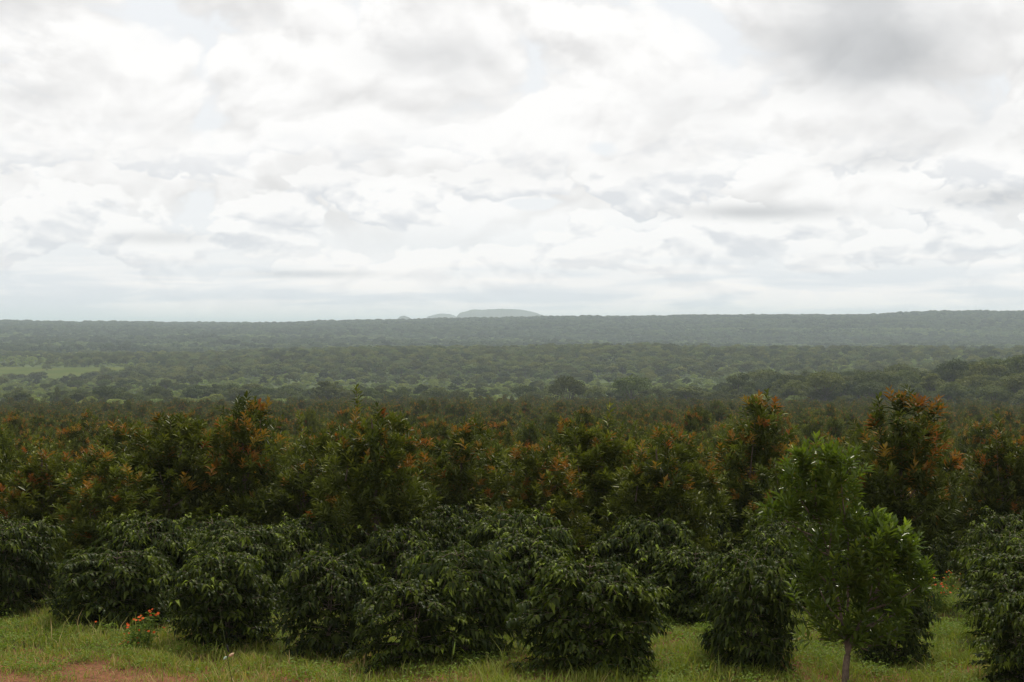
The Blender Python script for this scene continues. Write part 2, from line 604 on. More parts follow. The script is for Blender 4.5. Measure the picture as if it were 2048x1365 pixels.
# ------------------------------------------------------------------ orchard trees (dark evergreen, rusty new shoots)
def orchard_meshes(seed, H=3.8, R=1.2, nlump=15, nshoot=460, leafL=0.16, p_new=0.22, spires=3, whorls=6, lumps=None, mat=None, name='orchard', fork=False, mains=None, upright=.75):
    """evergreen built of dense leafy heads: each head is a shell of whorled shoots round the end of a limb"""
    rng = np.random.default_rng(seed)
    prof_h = [0, .12, .32, .58, .8, .93, 1.02]
    prof_r = [.55, .85, 1, .86, .58, .34, .12]
    paths = []
    tr0 = 0.019 * H
    top = np.array([rng.normal(0, .10), rng.normal(0, .10), H * .86])
    fk = np.array([0.02, 0, H * 0.15])
    if fork:
        paths.append((bezier(np.zeros(3), np.array([-.03, 0, H * .08]), fk, 6), np.linspace(tr0 * .95, tr0 * .7, 6)))
        stems = [bezier(fk, fk + (np.array(q_) - fk) * [.35, .35, .5], np.array(q_), 10) for q_ in mains]
        for q_ in stems:
            paths.append((q_, np.linspace(tr0 * .45, tr0 * .14, 10)))
    else:
        trunk = bezier(np.zeros(3), np.array([rng.normal(0, .06), rng.normal(0, .06), H * .45]), top, 10)
        paths.append((trunk, np.linspace(tr0, .012, 10)))
        stems = [trunk]
    Ls = []
    hs = .84 if spires > 1 else 1.0
    if lumps is None:
        for j in range(nlump):
            h = .13 + (.74 * hs - (1 - hs) * .1) * (j + rng.uniform(.2, .8)) / nlump
            a = j * 2.4 + rng.normal(0, .35)
            pr = np.interp(h, prof_h, prof_r)
            off = R * pr * rng.uniform(.45, .72)
            rad = R * (.26 + .22 * pr) * rng.uniform(.8, 1.2)
            Ls.append((np.array([top[0] * h + off * cos(a), top[1] * h + off * sin(a), H * h]), rad, rad * rng.uniform(1.1, 1.5)))
        Ls.append((np.array([0, 0, H * .28]), R * .6, H * .2))
        Ls.append((np.array([top[0] * .6, top[1] * .6, H * .55]), R * .55, H * .18))
        Ls.append((np.array([top[0], top[1], H * .86 * hs]), R * .26, R * .45))
    else:
        for x_, y_, z_, r_ in lumps:
            Ls.append((np.array([x_, y_, z_], float), r_, r_ * 1.25))
    w_ = np.array([l[1] * l[2] for l in Ls])
    cnt = np.maximum(6, (nshoot * w_ / w_.sum()).astype(int))
    bases, dirs, lens, lid, qz = [], [], [], [], []
    for q, ((c_, rx, rz_), n_) in enumerate(zip(Ls, cnt)):
        if spires >= 0 and q < len(Ls) - (3 if lumps is None else 0):
            st = min(stems, key=lambda s_: np.hypot(*(s_[-1][:2] - c_[:2])))
            ok_ = [i for i in range(1, 10) if st[i][2] < c_[2] - .3] or [1]
            p0 = st[ok_[-1]]
            ct = p0 * .4 + c_ * .6
            ct[2] = p0[2] + (c_[2] - p0[2]) * .3
            paths.append((bezier(p0, ct, c_, 6), np.linspace(tr0 * .3, .006, 6)))
        d = unit(rng.normal(0, 1, (n_, 3)))
        d[:, 2] = np.where(d[:, 2] < -.45, -d[:, 2], d[:, 2])
        b = c_ + d * np.array([rx, rx, rz_]) * rng.uniform(.5, .92, (n_, 1)) ** .7
        ax = unit(d * .62 + np.array([0, 0, upright]) + rng.normal(0, .2, (n_, 3)))
        bases.append(b); dirs.append(ax); lens.append(rng.uniform(.18, .40, n_)); lid.append(np.full(n_, q)); qz.append(d[:, 2])
    for s in range(max(spires, 0)):
        q0 = np.array([top[0] + rng.normal(0, .26 * R), top[1] + rng.normal(0, .26 * R), H * rng.uniform(.66, .8)])
        ln = H * 1.0 - q0[2] - rng.uniform(0, .12) * H * (s > 0)
        dv = unit(np.array([rng.normal(0, .10), rng.normal(0, .10), 1.0]))
        steps = max(2, int(ln / .24))
        for i in range(steps):
            bases.append((q0 + dv * ln * i / steps)[None]); dirs.append(dv[None]); lens.append(np.array([ln / steps * 1.05])); lid.append(np.array([len(Ls) + s])); qz.append(np.array([1.0 if i == steps - 1 else -1.0]))
        paths.append((np.stack([q0 - dv * .6, q0, q0 + dv * ln]), np.array([.014, .009, .004])))
    B = np.concatenate(bases); D = np.concatenate(dirs); Ln = np.concatenate(lens); lid = np.concatenate(lid); qz = np.concatenate(qz)
    B[:, 2] = np.maximum(B[:, 2], .12)
    n = len(B)
    nl = len(Ls) + max(spires, 0)
    hl = np.array([l[0][2] / H for l in Ls] + [1.0] * max(spires, 0))
    flush = rng.random(nl) < p_new * 1.5 * np.clip(hl * 2.2 - .35, 0, 1.5)
    flush_hue = rng.random(nl)
    isnew_s = np.where(flush[lid], (qz > .2) & (rng.random(n) < .5), (qz > .1) & (rng.random(n) < (.05 + p_new * .55) * np.clip(hl[lid] * 1.8 - .2, 0, 1.2)))
    k = np.repeat(np.tile(np.arange(whorls), n), 3)
    sidx = np.repeat(np.arange(n), whorls * 3)
    tri = np.tile(np.arange(3), n * whorls)
    f = (k + .5) / whorls
    A = unit(np.cross(D, [[.31, .87, .22]]))
    Bx = np.cross(D, A)
    th = tri * 2 * pi / 3 + k * 1.05 + sidx * 1.7 + rng.normal(0, .25, len(k))
    tilt = np.radians(np.interp(f, [0, .7, 1], [66, 46, 20])) + rng.normal(0, .15, len(k))
    Dl = D[sidx] * np.cos(tilt)[:, None] + (A[sidx] * np.cos(th)[:, None] + Bx[sidx] * np.sin(th)[:, None]) * np.sin(tilt)[:, None]
    Pl = B[sidx] + D[sidx] * (Ln[sidx] * f)[:, None]
    Ll = leafL * rng.uniform(.75, 1.25, len(k)) * np.interp(f, [0, .5, 1], [.9, 1.05, .85])
    Wl = Ll * rng.uniform(.24, .33, len(k))
    isnew = isnew_s[sidx] & (f > .40)
    tint_s = rng.random(n)
    tl = rng.random(nl)
    tint = np.clip(rng.beta(2, 2.6, len(k)) * .45 + .22 * tl[lid][sidx] + (.05 + .62 * tint_s[sidx] ** 2) * f, 0, 1)
    out = {}
    for nm, sel in (('crown', ~isnew), ('new_shoots', isnew)):
        if sel.sum() == 0:
            out[nm] = None
            continue
        Vv, Ff, per_ = leaves(Pl[sel], Dl[sel], Ll[sel] * (1.0 if nm == 'crown' else .95), Wl[sel], rng, droop=.10)
        tt = tint[sel] if nm == 'crown' else np.clip(flush_hue[lid[sidx[sel]]] * .5 + .5 * tint_s[sidx[sel]] + rng.normal(0, .08, sel.sum()), 0, 1)
        out[nm] = make_mesh(name + '_' + nm, Vv, [Ff], (mat or M_MAC) if nm == 'crown' else M_NEW, tint=np.repeat(tt, per_))
    Vv, Qq = tubes(paths, 6)
    out['trunk'] = make_mesh(name + '_trunk', Vv, [Qq], M_BARK, smooth=True)
    return out


def orchard_tree(ms, loc, rz, scale, label, group):
    r = link('orchard_tree', None, loc=loc, rz=rz, scale=scale)
    tag(r, label, 'tree', group)
    link('trunk', ms['trunk'], r)
    c_ = tag(link('crown', ms['crown'], r), kind='stuff')
    if ms.get('new_shoots') is not None:
        tag(link('new_shoots', ms['new_shoots'], c_), kind='stuff')
    return r


ORCH_H = 3.8
orch = [orchard_meshes(11 + i, p_new=[.17, .26, .09, .20, .34, .16, .04][i], spires=[2, 1, 3, 0, 1, 4, 1][i], R=[.88, 1.0, .82, 1.02, .95, .9, 1.0][i], nlump=[14, 16, 13, 15, 16, 14, 16][i]) for i in range(7)]

# rows run away from the camera, 15 degrees to the right
RA = radians(15)
UX, UY = sin(RA), cos(RA)      # along the rows
VX, VY = cos(RA), -sin(RA)     # across them
ROW0, ROWS = 1.3, 2.3

# hand-placed near trees: column, top line, depth, width factor, variant, yaw, label
NEAR_TREES = [
    (752, 775, 33.5, 1.20, 5, 0.4, 'tallest orchard tree left of centre, red-tipped leaders rising above the slope'),
    (1795, 792, 32.0, 1.23, 4, 1.2, 'big orchard tree crowned with orange shoots behind the young bright green tree'),
    (495, 802, 36.0, 1.18, 1, 2.0, 'orchard tree with a rust red flush on top, left of the tallest tree'),
    (330, 832, 35.0, 1.36, 6, 0.9, 'broad dark green orchard tree behind the leftmost coffee bushes, few red tips'),
    (90, 872, 36.5, 1.30, 0, 3.0, 'orchard tree at the left edge above the leftmost coffee bush'),
    (935, 852, 37.0, 1.18, 3, 4.4, 'orchard tree with amber shoots just right of the tallest tree'),
    (1215, 808, 36.0, 1.23, 2, 5.1, 'tall orchard tree right of centre with pale upright leaders'),
    (1345, 868, 34.0, 1.06, 3, 0.2, 'orchard tree with orange flush above the gap between two coffee bushes'),
    (1500, 800, 38.5, 1.32, 4, 2.7, 'large dark orchard tree with rusty tips left of the young green tree'),
    (2010, 832, 40.0, 1.23, 0, 1.9, 'orchard tree at the right edge above the receding coffee row'),
    (620, 880, 34.5, 1.11, 2, 3.3, 'shorter dark orchard tree at the left foot of the tallest tree'),
    (1075, 890, 33.0, 1.11, 1, 4.0, 'orchard tree with yellow orange sprigs behind the central coffee bushes'),
    (205, 905, 33.5, 1.11, 3, 5.5, 'orchard tree with a few orange sprigs behind the second coffee bush from the left'),
]
taken = []
for px, ty, d, wf, vi, rz, lab in NEAR_TREES:
    x, y, z = at(px, d)
    h = EYE - d * (ty - 650) / F - z
    s = h / ORCH_H
    orchard_tree(orch[vi], (x, y, z - .03), rz, (wf, wf, s), lab, 'orchard trees of the nearest rows')
    taken.append((x, y))

# the young bright green tree at the front right
young = orchard_meshes(77, H=3.5, R=0.6, nshoot=360, leafL=0.18, p_new=0.0, spires=0, whorls=6, mat=M_MACY, name='young_tree', fork=True, upright=.9,
                       mains=((-.45, .05, 2.7), (.05, .12, 2.3), (.55, -.05, 1.7)),
                       lumps=[(-.45, .0, 3.20, 0.18), (-.1, -.05, 3.14, 0.18), (-.75, .05, 2.98, 0.17), (-.45, .1, 2.85, 0.20), (-.12, -.05, 2.75, 0.22), (-.92, .0, 2.52, 0.18), (-.70, .1, 2.45, 0.20),
                              (-.25, -.15, 2.40, 0.20), (.15, .15, 2.25, 0.20), (.66, -.05, 2.12, 0.18), (.42, -.1, 1.98, 0.22), (.05, .1, 1.85, 0.24), (.88, .05, 1.85, 0.17), (.70, .1, 1.62, 0.22),
                              (1.06, -.05, 1.55, 0.17), (.95, .1, 1.25, 0.17), (.35, -.1, 1.55, 0.24), (-.55, .05, 1.95, 0.18), (-.42, -.1, 1.52, 0.20), (-.62, .1, 1.22, 0.14), (-.05, .1, 1.38, 0.22), (.55, -.05, 1.15, 0.20), (.18, .0, 1.0, 0.18), (-.28, .0, .98, 0.17), (.75, .05, .90, .14), (-.1, -.15, .72, .15), (.35, .1, .75, .15), (.02, .05, .62, .14), (.30, -.05, .60, .13), (-.38, .05, .74, .15), (.62, .05, .66, .12)])
x, y, z = at(1694, 24.1)
r = link('young_orchard_tree', None, loc=(x, y, z - .02))
tag(r, 'young bright green tree with a forked trunk at the front right', 'tree')
link('trunk', young['trunk'], r)
tag(link('crown', young['crown'], r), kind='stuff')
taken.append((x, y))

# how much of each tree shows over the ones in front of it (nearest first, a running skyline by column)
SKY_COL = np.full(1130, -1e9)


def sweep(x, y, zb, h, hw):
    out = np.zeros(len(x))
    for i in np.argsort(y):
        p = (x[i] / y[i] * F + 1024 + 100) / 2
        w = max(.6, hw[i] / y[i] * F / 2)
        c0, c1 = int(max(0, p - w)), int(min(1129, p + w)) + 1
        if c1 <= c0:
            continue
        u_ = (np.arange(c0, c1) + .5 - p) / w
        tp = (zb[i] + h[i] * (1 - .38 * u_ * u_) - EYE) / y[i]
        lo = (zb[i] - EYE) / y[i]
        sk = SKY_COL[c0:c1]
        inside = (np.arange(c0, c1) > 50) & (np.arange(c0, c1) < 1074)
        out[i] = (np.clip(tp - np.maximum(sk, lo), 0, None) * inside).sum() * F
        SKY_COL[c0:c1] = np.maximum(sk, tp - .06 * h[i] / y[i])
    return out


# the lattice of the orchard
rng = np.random.default_rng(2024)
pts = []
for k in range(-260, 150):
    v = ROW0 + ROWS * k
    phase = (k * 1.7) % 3.7
    us = np.arange(18, 620, 3.7) + phase
    us = us[rng.random(len(us)) > .06]
    us = us + rng.normal(0, .35, len(us))
    vv = v + rng.normal(0, .22, len(us))
    X = us * UX + vv * VX
    Y = us * UY + vv * VY
    pts.append(np.stack([X, Y], -1))
pts = np.concatenate(pts)
rp = np.hypot(pts[:, 0], pts[:, 1])
ap = np.arctan2(pts[:, 0], pts[:, 1])
edge = 505 + 25 * np.sin(ap * 9 + 1) + 12 * np.sin(ap * 31)
front = 32.5 + np.clip(-pts[:, 0], 0, 30) * .25
gapn = np.sin(pts[:, 0] / 7.3 + 1.7 * np.sin(pts[:, 1] / 11)) * np.sin(pts[:, 1] / 8.1 + pts[:, 0] / 23)
keep = (rp < edge) & (rng.random(len(pts)) > np.clip((rp - 50) / 60, 0, 1) * (.32 + .22 * gapn)) & (np.abs(ap) < .345 + 2.2 / np.maximum(rp, 20)) & (pts[:, 1] > front) & (rng.random(len(pts)) > .05)
# the open alley near the right edge
vdist = pts[:, 0] * VX + pts[:, 1] * VY
tk = np.array(taken)
dmin = np.sqrt(((pts[:, None, :] - tk[None]) ** 2).sum(-1)).min(1)
keep &= dmin > 1.5
keep &= ~((np.abs(vdist - .15) < 1.6) & (pts[:, 1] < 39))      # the open grass alley
pts = pts[keep]
order = np.argsort(np.hypot(pts[:, 0], pts[:, 1]))
pts = pts[order]
zt = terrain(pts[:, 0], pts[:, 1])
far_w = np.clip((np.hypot(pts[:, 0], pts[:, 1]) - 45) / 60, 0, 1)
hts = np.clip(rng.normal(3.4, .38 + .42 * far_w), 1.9, 4.9)
wfs = rng.uniform(.88, 1.18, len(pts)) * (1 + .12 * far_w)
rots = rng.uniform(0, 2 * pi, len(pts))
vis = rng.integers(0, 7, len(pts))
NIND = 285
nt_ = np.array([(*at(t_[0], t_[2]), EYE - t_[2] * (t_[1] - 650) / F) for t_ in NEAR_TREES])
allx, ally = np.r_[nt_[:, 0], pts[:, 0]], np.r_[nt_[:, 1], pts[:, 1]]
seen = sweep(allx, ally, np.r_[nt_[:, 2], zt], np.r_[nt_[:, 3] - nt_[:, 2], hts], np.r_[np.full(len(nt_), 1.05), wfs])[len(nt_):]
order = np.argsort(-seen, kind='stable')            # the ones that show largest come first
pts, zt, hts, wfs, rots, vis = pts[order], zt[order], hts[order], wfs[order], rots[order], vis[order]
ORD = ['first', 'second', 'third', 'fourth', 'fifth', 'sixth', 'seventh', 'eighth', 'ninth', 'tenth', 'eleventh', 'twelfth', 'thirteenth', 'fourteenth', 'fifteenth', 'sixteenth', 'seventeenth', 'eighteenth', 'nineteenth', 'twentieth',
       'twenty-first', 'twenty-second', 'twenty-third', 'twenty-fourth', 'twenty-fifth', 'twenty-sixth', 'twenty-seventh', 'twenty-eighth', 'twenty-ninth', 'thirtieth', 'thirty-first', 'thirty-second', 'thirty-third', 'thirty-fourth']
near_i = [i for i in range(min(NIND, len(pts))) if math.hypot(*pts[i]) < 42]
near_rank = {i: k for k, i in enumerate(sorted(near_i, key=lambda i: pts[i, 0] / pts[i, 1]))}
for i in range(min(NIND, len(pts))):
    rr_ = math.hypot(*pts[i])
    if rr_ < 42:
        lab, grp = 'orchard tree in the rows just behind the front ones, %s from the left' % ORD[near_rank[i]], 'orchard trees in the near rows'
    elif rr_ < 65:
        lab, grp = 'bushy orchard tree with orange new leaves in the rows part way down the slope', 'orchard trees part way down the slope'
    elif rr_ < 130:
        lab, grp = 'small looking orchard tree with reddish tips in the rows further down the slope', 'orchard trees further down the slope'
    else:
        lab, grp = 'tiny looking orchard tree whose top pokes up in the far part of the orchard', 'orchard trees in the far part'
    s = hts[i] / ORCH_H
    orchard_tree(orch[vis[i]], (pts[i, 0], pts[i, 1], zt[i] - .03), rots[i], (wfs[i], wfs[i], s), lab, grp)


# ------------------------------------------------------------------ instanced masses
def scatter(name, protos, P, rot, scl, idx, kind='stuff', label=None, cat=None):
    """one object whose points carry copies of a few small meshes"""
    pc = bpy.data.collections.new(name + '_kinds')
    for i, me in enumerate(protos):
        po = bpy.data.objects.new('%s_kind_%02d' % (name, i), me)
        pc.objects.link(po)
    me = bpy.data.meshes.new(name)
    me.vertices.add(len(P))
    me.vertices.foreach_set('co', np.asarray(P, np.float32).ravel())
    for nm, ty, arr in (('rot', 'FLOAT', rot), ('idx', 'INT', idx)):
        a_ = me.attributes.new(nm, ty, 'POINT')
        a_.data.foreach_set('value', np.asarray(arr, np.float32 if ty == 'FLOAT' else np.int32))
    a_ = me.attributes.new('scl', 'FLOAT_VECTOR', 'POINT')
    a_.data.foreach_set('vector', np.asarray(scl, np.float32).ravel())
    o = link(name, me)
    ng = bpy.data.node_groups.new(name + '_nodes', 'GeometryNodeTree')
    ng.interface.new_socket('Geometry', in_out='INPUT', socket_type='NodeSocketGeometry')
    ng.interface.new_socket('Geometry', in_out='OUTPUT', socket_type='NodeSocketGeometry')
    N = ng.nodes
    gi, go = N.new('NodeGroupInput'), N.new('NodeGroupOutput')
    iop = N.new('GeometryNodeInstanceOnPoints')
    ci = N.new('GeometryNodeCollectionInfo')
    ci.inputs[0].default_value = pc
    ci.inputs['Separate Children'].default_value = True
    ci.inputs['Reset Children'].default_value = True

    def na_(nm, ty):
        n = N.new('GeometryNodeInputNamedAttribute')
        n.data_type = ty
        n.inputs['Name'].default_value = nm
        return n.outputs['Attribute']
    cx = N.new('ShaderNodeCombineXYZ')
    Lk = ng.links.new
    Lk(gi.outputs[0], iop.inputs['Points'])
    Lk(ci.outputs[0], iop.inputs['Instance'])
    iop.inputs['Pick Instance'].default_value = True
    Lk(na_('idx', 'INT'), iop.inputs['Instance Index'])
    Lk(na_('rot', 'FLOAT'), cx.inputs['Z'])
    Lk(cx.outputs[0], iop.inputs['Rotation'])
    Lk(na_('scl', 'FLOAT_VECTOR'), iop.inputs['Scale'])
    Lk(iop.outputs[0], go.inputs[0])
    md = o.modifiers.new('scatter', 'NODES')
    md.node_group = ng
    tag(o, label, cat, kind=kind)
    return o


def merge_parts(parts, name):
    """several meshes into one proto mesh with several materials"""
    Vs, Fs, T, M_, mats, off = [], [], [], [], [], 0
    for me in parts:
        if me is None:
            continue
        v = np.empty(len(me.vertices) * 3, np.float32)
        me.vertices.foreach_get('co', v)
        n = len(me.polygons)
        li = np.empty(len(me.loops), np.int32)
        me.loops.foreach_get('vertex_index', li)
        k = len(me.loops) // n
        Fs.append(li.reshape(n, k) + off)
        Vs.append(v.reshape(-1, 3))
        off += len(me.vertices)
        if 'tint' in me.attributes:
            t_ = np.empty(n, np.float32)
            me.attributes['tint'].data.foreach_get('value', t_)
        else:
            t_ = np.zeros(n, np.float32)
        T.append(t_)
        M_.append(np.full(n, len(mats)))
        mats.append(me.materials[0])
    return make_mesh(name, np.concatenate(Vs), Fs, mats, tint=np.concatenate(T), midx=np.concatenate(M_))


midp = []
for i in range(5):
    d_ = orchard_meshes(40 + i, nshoot=260, leafL=.23, whorls=4, p_new=[.14, .24, .07, .18, .30][i], spires=[1, 0, 2, 0, 1][i], R=[.95, 1.1, .9, 1.15, 1.0][i], name='mid_orchard')
    midp.append(merge_parts([d_['crown'], d_['new_shoots'], d_['trunk']], 'mid_orchard_%d' % i))
rest = np.arange(NIND, len(pts))
scatter('orchard', midp, np.c_[pts[rest], zt[rest] - .03], rots[rest], np.c_[wfs[rest], wfs[rest], hts[rest] / ORCH_H], vis[rest] % 5,
        label='orchard of evergreen trees with rusty tips covering the far slope', cat='orchard')

# ------------------------------------------------------------------ coffee bushes
def coffee_meshes(seed, H=1.9, R=1.0, name='coffee', bright=0.12, leafL=.16, tiers=15, flat=.7, stray=5):
    """bush of level tiers: each branch is a spray with side twigs carrying paired drooping leaves"""
    rng = np.random.default_rng(seed)
    paths = []
    P, D, Ls, tn = [], [], [], []
    stems = [np.array([0, 0])] + [rng.normal(0, .16, 2) for _ in range(2)]

    def spray(p0, p1, p2, ln, h, t0, fresh_p):
        br = bezier(p0, p1, p2, 7)
        br[:, 2] = np.maximum(br[:, 2], .10)
        paths.append((br, np.linspace(.007 if ln > .4 else .004, .002, 7)))
        npair = max(3, int(ln * (1 - t0) / .05))
        tt = np.linspace(t0, 1.0, npair)
        kk = np.minimum((tt * 6).astype(int), 5)
        fr = tt * 6 - kk
        pos = br[kk] + (br[kk + 1] - br[kk]) * fr[:, None]
        tan = unit(br[kk + 1] - br[kk])
        side = unit(np.cross(tan, [[0, 0, 1.0]]))
        fb = rng.random() < fresh_p
        for sg in (-1, 1):
            P.append(pos + rng.normal(0, .01, (npair, 3)))
            D.append(side * sg * .8 + tan * .6 + np.array([0, 0, .05]) + rng.normal(0, .25, (npair, 3)))
            Ls.append(leafL * rng.uniform(.75, 1.2, npair) * np.interp(tt, [0, .85, 1], [.95, 1.05, .7]))
            fresh = np.where(tt > .72, rng.random(npair) * .5 + .5, 0) * fb
            tn.append(np.maximum(rng.beta(1.3, 3, npair) * .8, fresh))
        return br

    for s_i, s0 in enumerate(stems):
        hh = H * (1.0 if s_i == 0 else rng.uniform(.82, .97))
        st = bezier(np.array([s0[0] * .3, s0[1] * .3, 0]), np.array([s0[0], s0[1], hh * .5]), np.array([s0[0] * 1.8, s0[1] * 1.8, hh * .96]), 8)
        paths.append((st, np.linspace(.024, .006, 8)))
        nt = tiers if s_i == 0 else tiers // 2
        for t_ in range(nt):
            h = .05 + .93 * (t_ + rng.uniform(-.15, .35)) / (nt - .5)
            h = min(max(h, .04), .99)
            nb = 6 if s_i == 0 else 4
            for b_ in range(nb):
                if rng.random() < .12:
                    continue
                a = t_ * 1.31 + s_i + b_ * 2 * pi / nb + rng.normal(0, .22)
                ln = R * np.interp(h, [0, .15, .45, .75, .92, 1.0], [.84, .96, 1.0, .97, .5 + .5 * flat, .25 + .5 * flat]) * rng.uniform(.72, 1.12) * (1 + .12 * sin(2 * a + seed) + .10 * sin(3 * a + seed * 2.3 + t_))
                k = min(6, int(h * 7))
                p0 = st[k] + (st[k + 1] - st[k]) * (h * 7 - k)
                dv = np.array([cos(a), sin(a), 0])
                rise = np.interp(h, [0, .5, 1], [.10, .20, .30]) * ln
                end = np.interp(h, [0, .5, 1], [-.04, -.02, -.10]) * ln * rng.uniform(.2, 2.0)
                t0 = .30 if h < .7 else .10
                fp = bright + (.5 if h > .82 else 0)
                br = spray(p0, p0 + dv * ln * .55 + [0, 0, rise], p0 + dv * ln + [0, 0, end], ln, h, t0, fp)
                for q_, (i_, sg) in enumerate(((3, 1), (4, -1), (5, 1))):
                    if rng.random() < .25:
                        continue
                    l2 = ln * rng.uniform(.22, .38)
                    d2 = np.array([cos(a + sg * rng.uniform(.6, 1.0)), sin(a + sg * rng.uniform(.6, 1.0)), 0])
                    spray(br[i_], br[i_] + d2 * l2 * .5 + [0, 0, .05], br[i_] + d2 * l2 + [0, 0, -.05 * rng.random()], l2, h, .2, fp)
    for _ in range(stray):
        a = rng.uniform(0, 2 * pi)
        r0 = R * rng.uniform(.1, .6)
        p0 = np.array([r0 * cos(a), r0 * sin(a), H * rng.uniform(.8, .95)])
        l2 = rng.uniform(.22, .48)
        dv = np.array([cos(a) * .5, sin(a) * .5, .9]) + rng.normal(0, .15, 3)
        spray(p0, p0 + dv * l2 * .6, p0 + dv * l2 * .8 + [cos(a) * l2 * .3, sin(a) * l2 * .3, .02], l2, 1.0, .1, .8)
    P = np.concatenate(P); D = np.concatenate(D); Ls = np.concatenate(Ls); tn = np.concatenate(tn)
    P[:, 2] = np.maximum(P[:, 2], .10)
    Vv, Ff, per_ = leaves(P, D, Ls, Ls * rng.uniform(.40, .52, len(Ls)), rng, droop=.58, fold=.14, kind='cof')
    Vv[:, 2] = np.maximum(Vv[:, 2], .01)
    fol = make_mesh(name + '_foliage', Vv, [Ff], M_COF, tint=np.repeat(tn, per_))
    Vv, Qq = tubes(paths, 4)
    return {'stems': make_mesh(name + '_stems', Vv, [Qq], M_CSTEM, smooth=True), 'foliage': fol}


COF_H, COF_R = 2.02, 1.06
cof = [coffee_meshes(101 + i, bright=[.06, .12, .22, .05, .4][i], R=[1.0, 1.05, .95, 1.0, 1.02][i], tiers=[15, 17, 11, 14, 13][i], flat=[.8, .6, .25, .9, .5][i], stray=[4, 9, 5, 2, 12][i]) for i in range(5)]


def coffee_bush(ms, loc, rz, sc, label, group):
    r = link('coffee_bush', None, loc=loc, rz=rz, scale=sc)
    q_ = sin(loc[0] * 7.3 + loc[1] * 3.1)
    r.rotation_euler = (.07 * q_, .07 * sin(q_ * 9.0), rz)
    r.scale = (sc[0] * (1 + .10 * sin(q_ * 5)), sc[1] * (1 - .10 * sin(q_ * 5)), sc[2])
    tag(r, label, 'bush', group)
    link('stems', ms['stems'], r)
    tag(link('foliage', ms['foliage'], r), kind='stuff')
    return r


# column, base line, top line, half width px, variant, yaw, label
COFFEE = [
    (22, 1212, 1030, 105, 0, .3, 'dark coffee bush cut by the left edge, standing on the grass'),
    (222, 1243, 1085, 118, 3, 1.3, 'coffee bush second from the left, its foot in the grass behind the orange flowers'),
    (452, 1287, 1092, 118, 1, 2.2, 'coffee bush third from the left, right of the orange flowers'),
    (655, 1300, 1092, 108, 0, 3.7, 'dark coffee bush left of the small bright tiered bush'),
    (812, 1330, 1142, 118, 2, .8, 'small coffee bush with bright tiered leaf sprays standing forward of its neighbours'),
    (925, 1308, 1078, 118, 3, 4.9, 'tall coffee bush just behind and right of the small bright tiered bush'),
    (1180, 1345, 1108, 138, 1, 5.6, 'broad rounded coffee bush right of centre at the grass edge'),
    (1492, 1328, 1090, 118, 3, 2.9, 'coffee bush standing just left of the young bright green tree'),
    (1782, 1315, 1125, 88, 0, 1.0, 'dark coffee bush half hidden behind the young bright green tree'),
    (2068, 1392, 1165, 115, 4, 2.5, 'bright leaved coffee bush at the lower right corner, front of its row'),
]
ctk = []
for px, by, ty, hw, vi, rz, lab in COFFEE:
    d = EYE * F / (by - 650)
    x, y, z = at(px, d)
    h = EYE - d * (ty - 650) / F - z
    w = hw / F * d / COF_R * .92
    coffee_bush(cof[vi], (x, y, z - .01), rz, (w, w, h / COF_H), lab, 'coffee bushes along the front')
    ctk.append((x, y))
# bushes behind the first ones, along the rows
MORE = [
    (285, 31.5, 1022, 0.92, 1, 'coffee bush with bright top leaves behind the second and third from the left'),
    (470, 31.0, 1045, 0.88, 3, 'coffee bush behind the third from the left, below the red-flushed tree'),
    (1050, 29.5, 1058, 0.88, 0, 'coffee bush behind the gap left of the broad rounded bush'),
    (1385, 30.0, 1090, 0.79, 1, 'coffee bush in shade behind the grassy gap right of the broad rounded bush'),
    (2052, 27.2, 1098, 0.86, 4, 'second coffee bush of the right-hand row, beside the grass alley'),
    (2028, 30.2, 1050, 0.86, 4, 'third coffee bush of the right-hand row, beside the grass alley'),
    (2030, 33.5, 1008, 0.92, 2, 'fourth coffee bush of the right-hand row, below the orchard tree at the right edge'),
    (2098, 24.0, 1262, 0.79, 4, 'low coffee bush in the very corner at the lower right'),
]
for j, (px, d, ty, w, vi, lab) in enumerate(MORE):
    x, y, z = at(px, d)
    h = EYE - d * (ty - 650) / F - z
    coffee_bush(cof[vi], (x, y, z - .01), j * 1.9, (w, w, h / COF_H), lab, 'coffee bushes along the front')
    ctk.append((x, y))
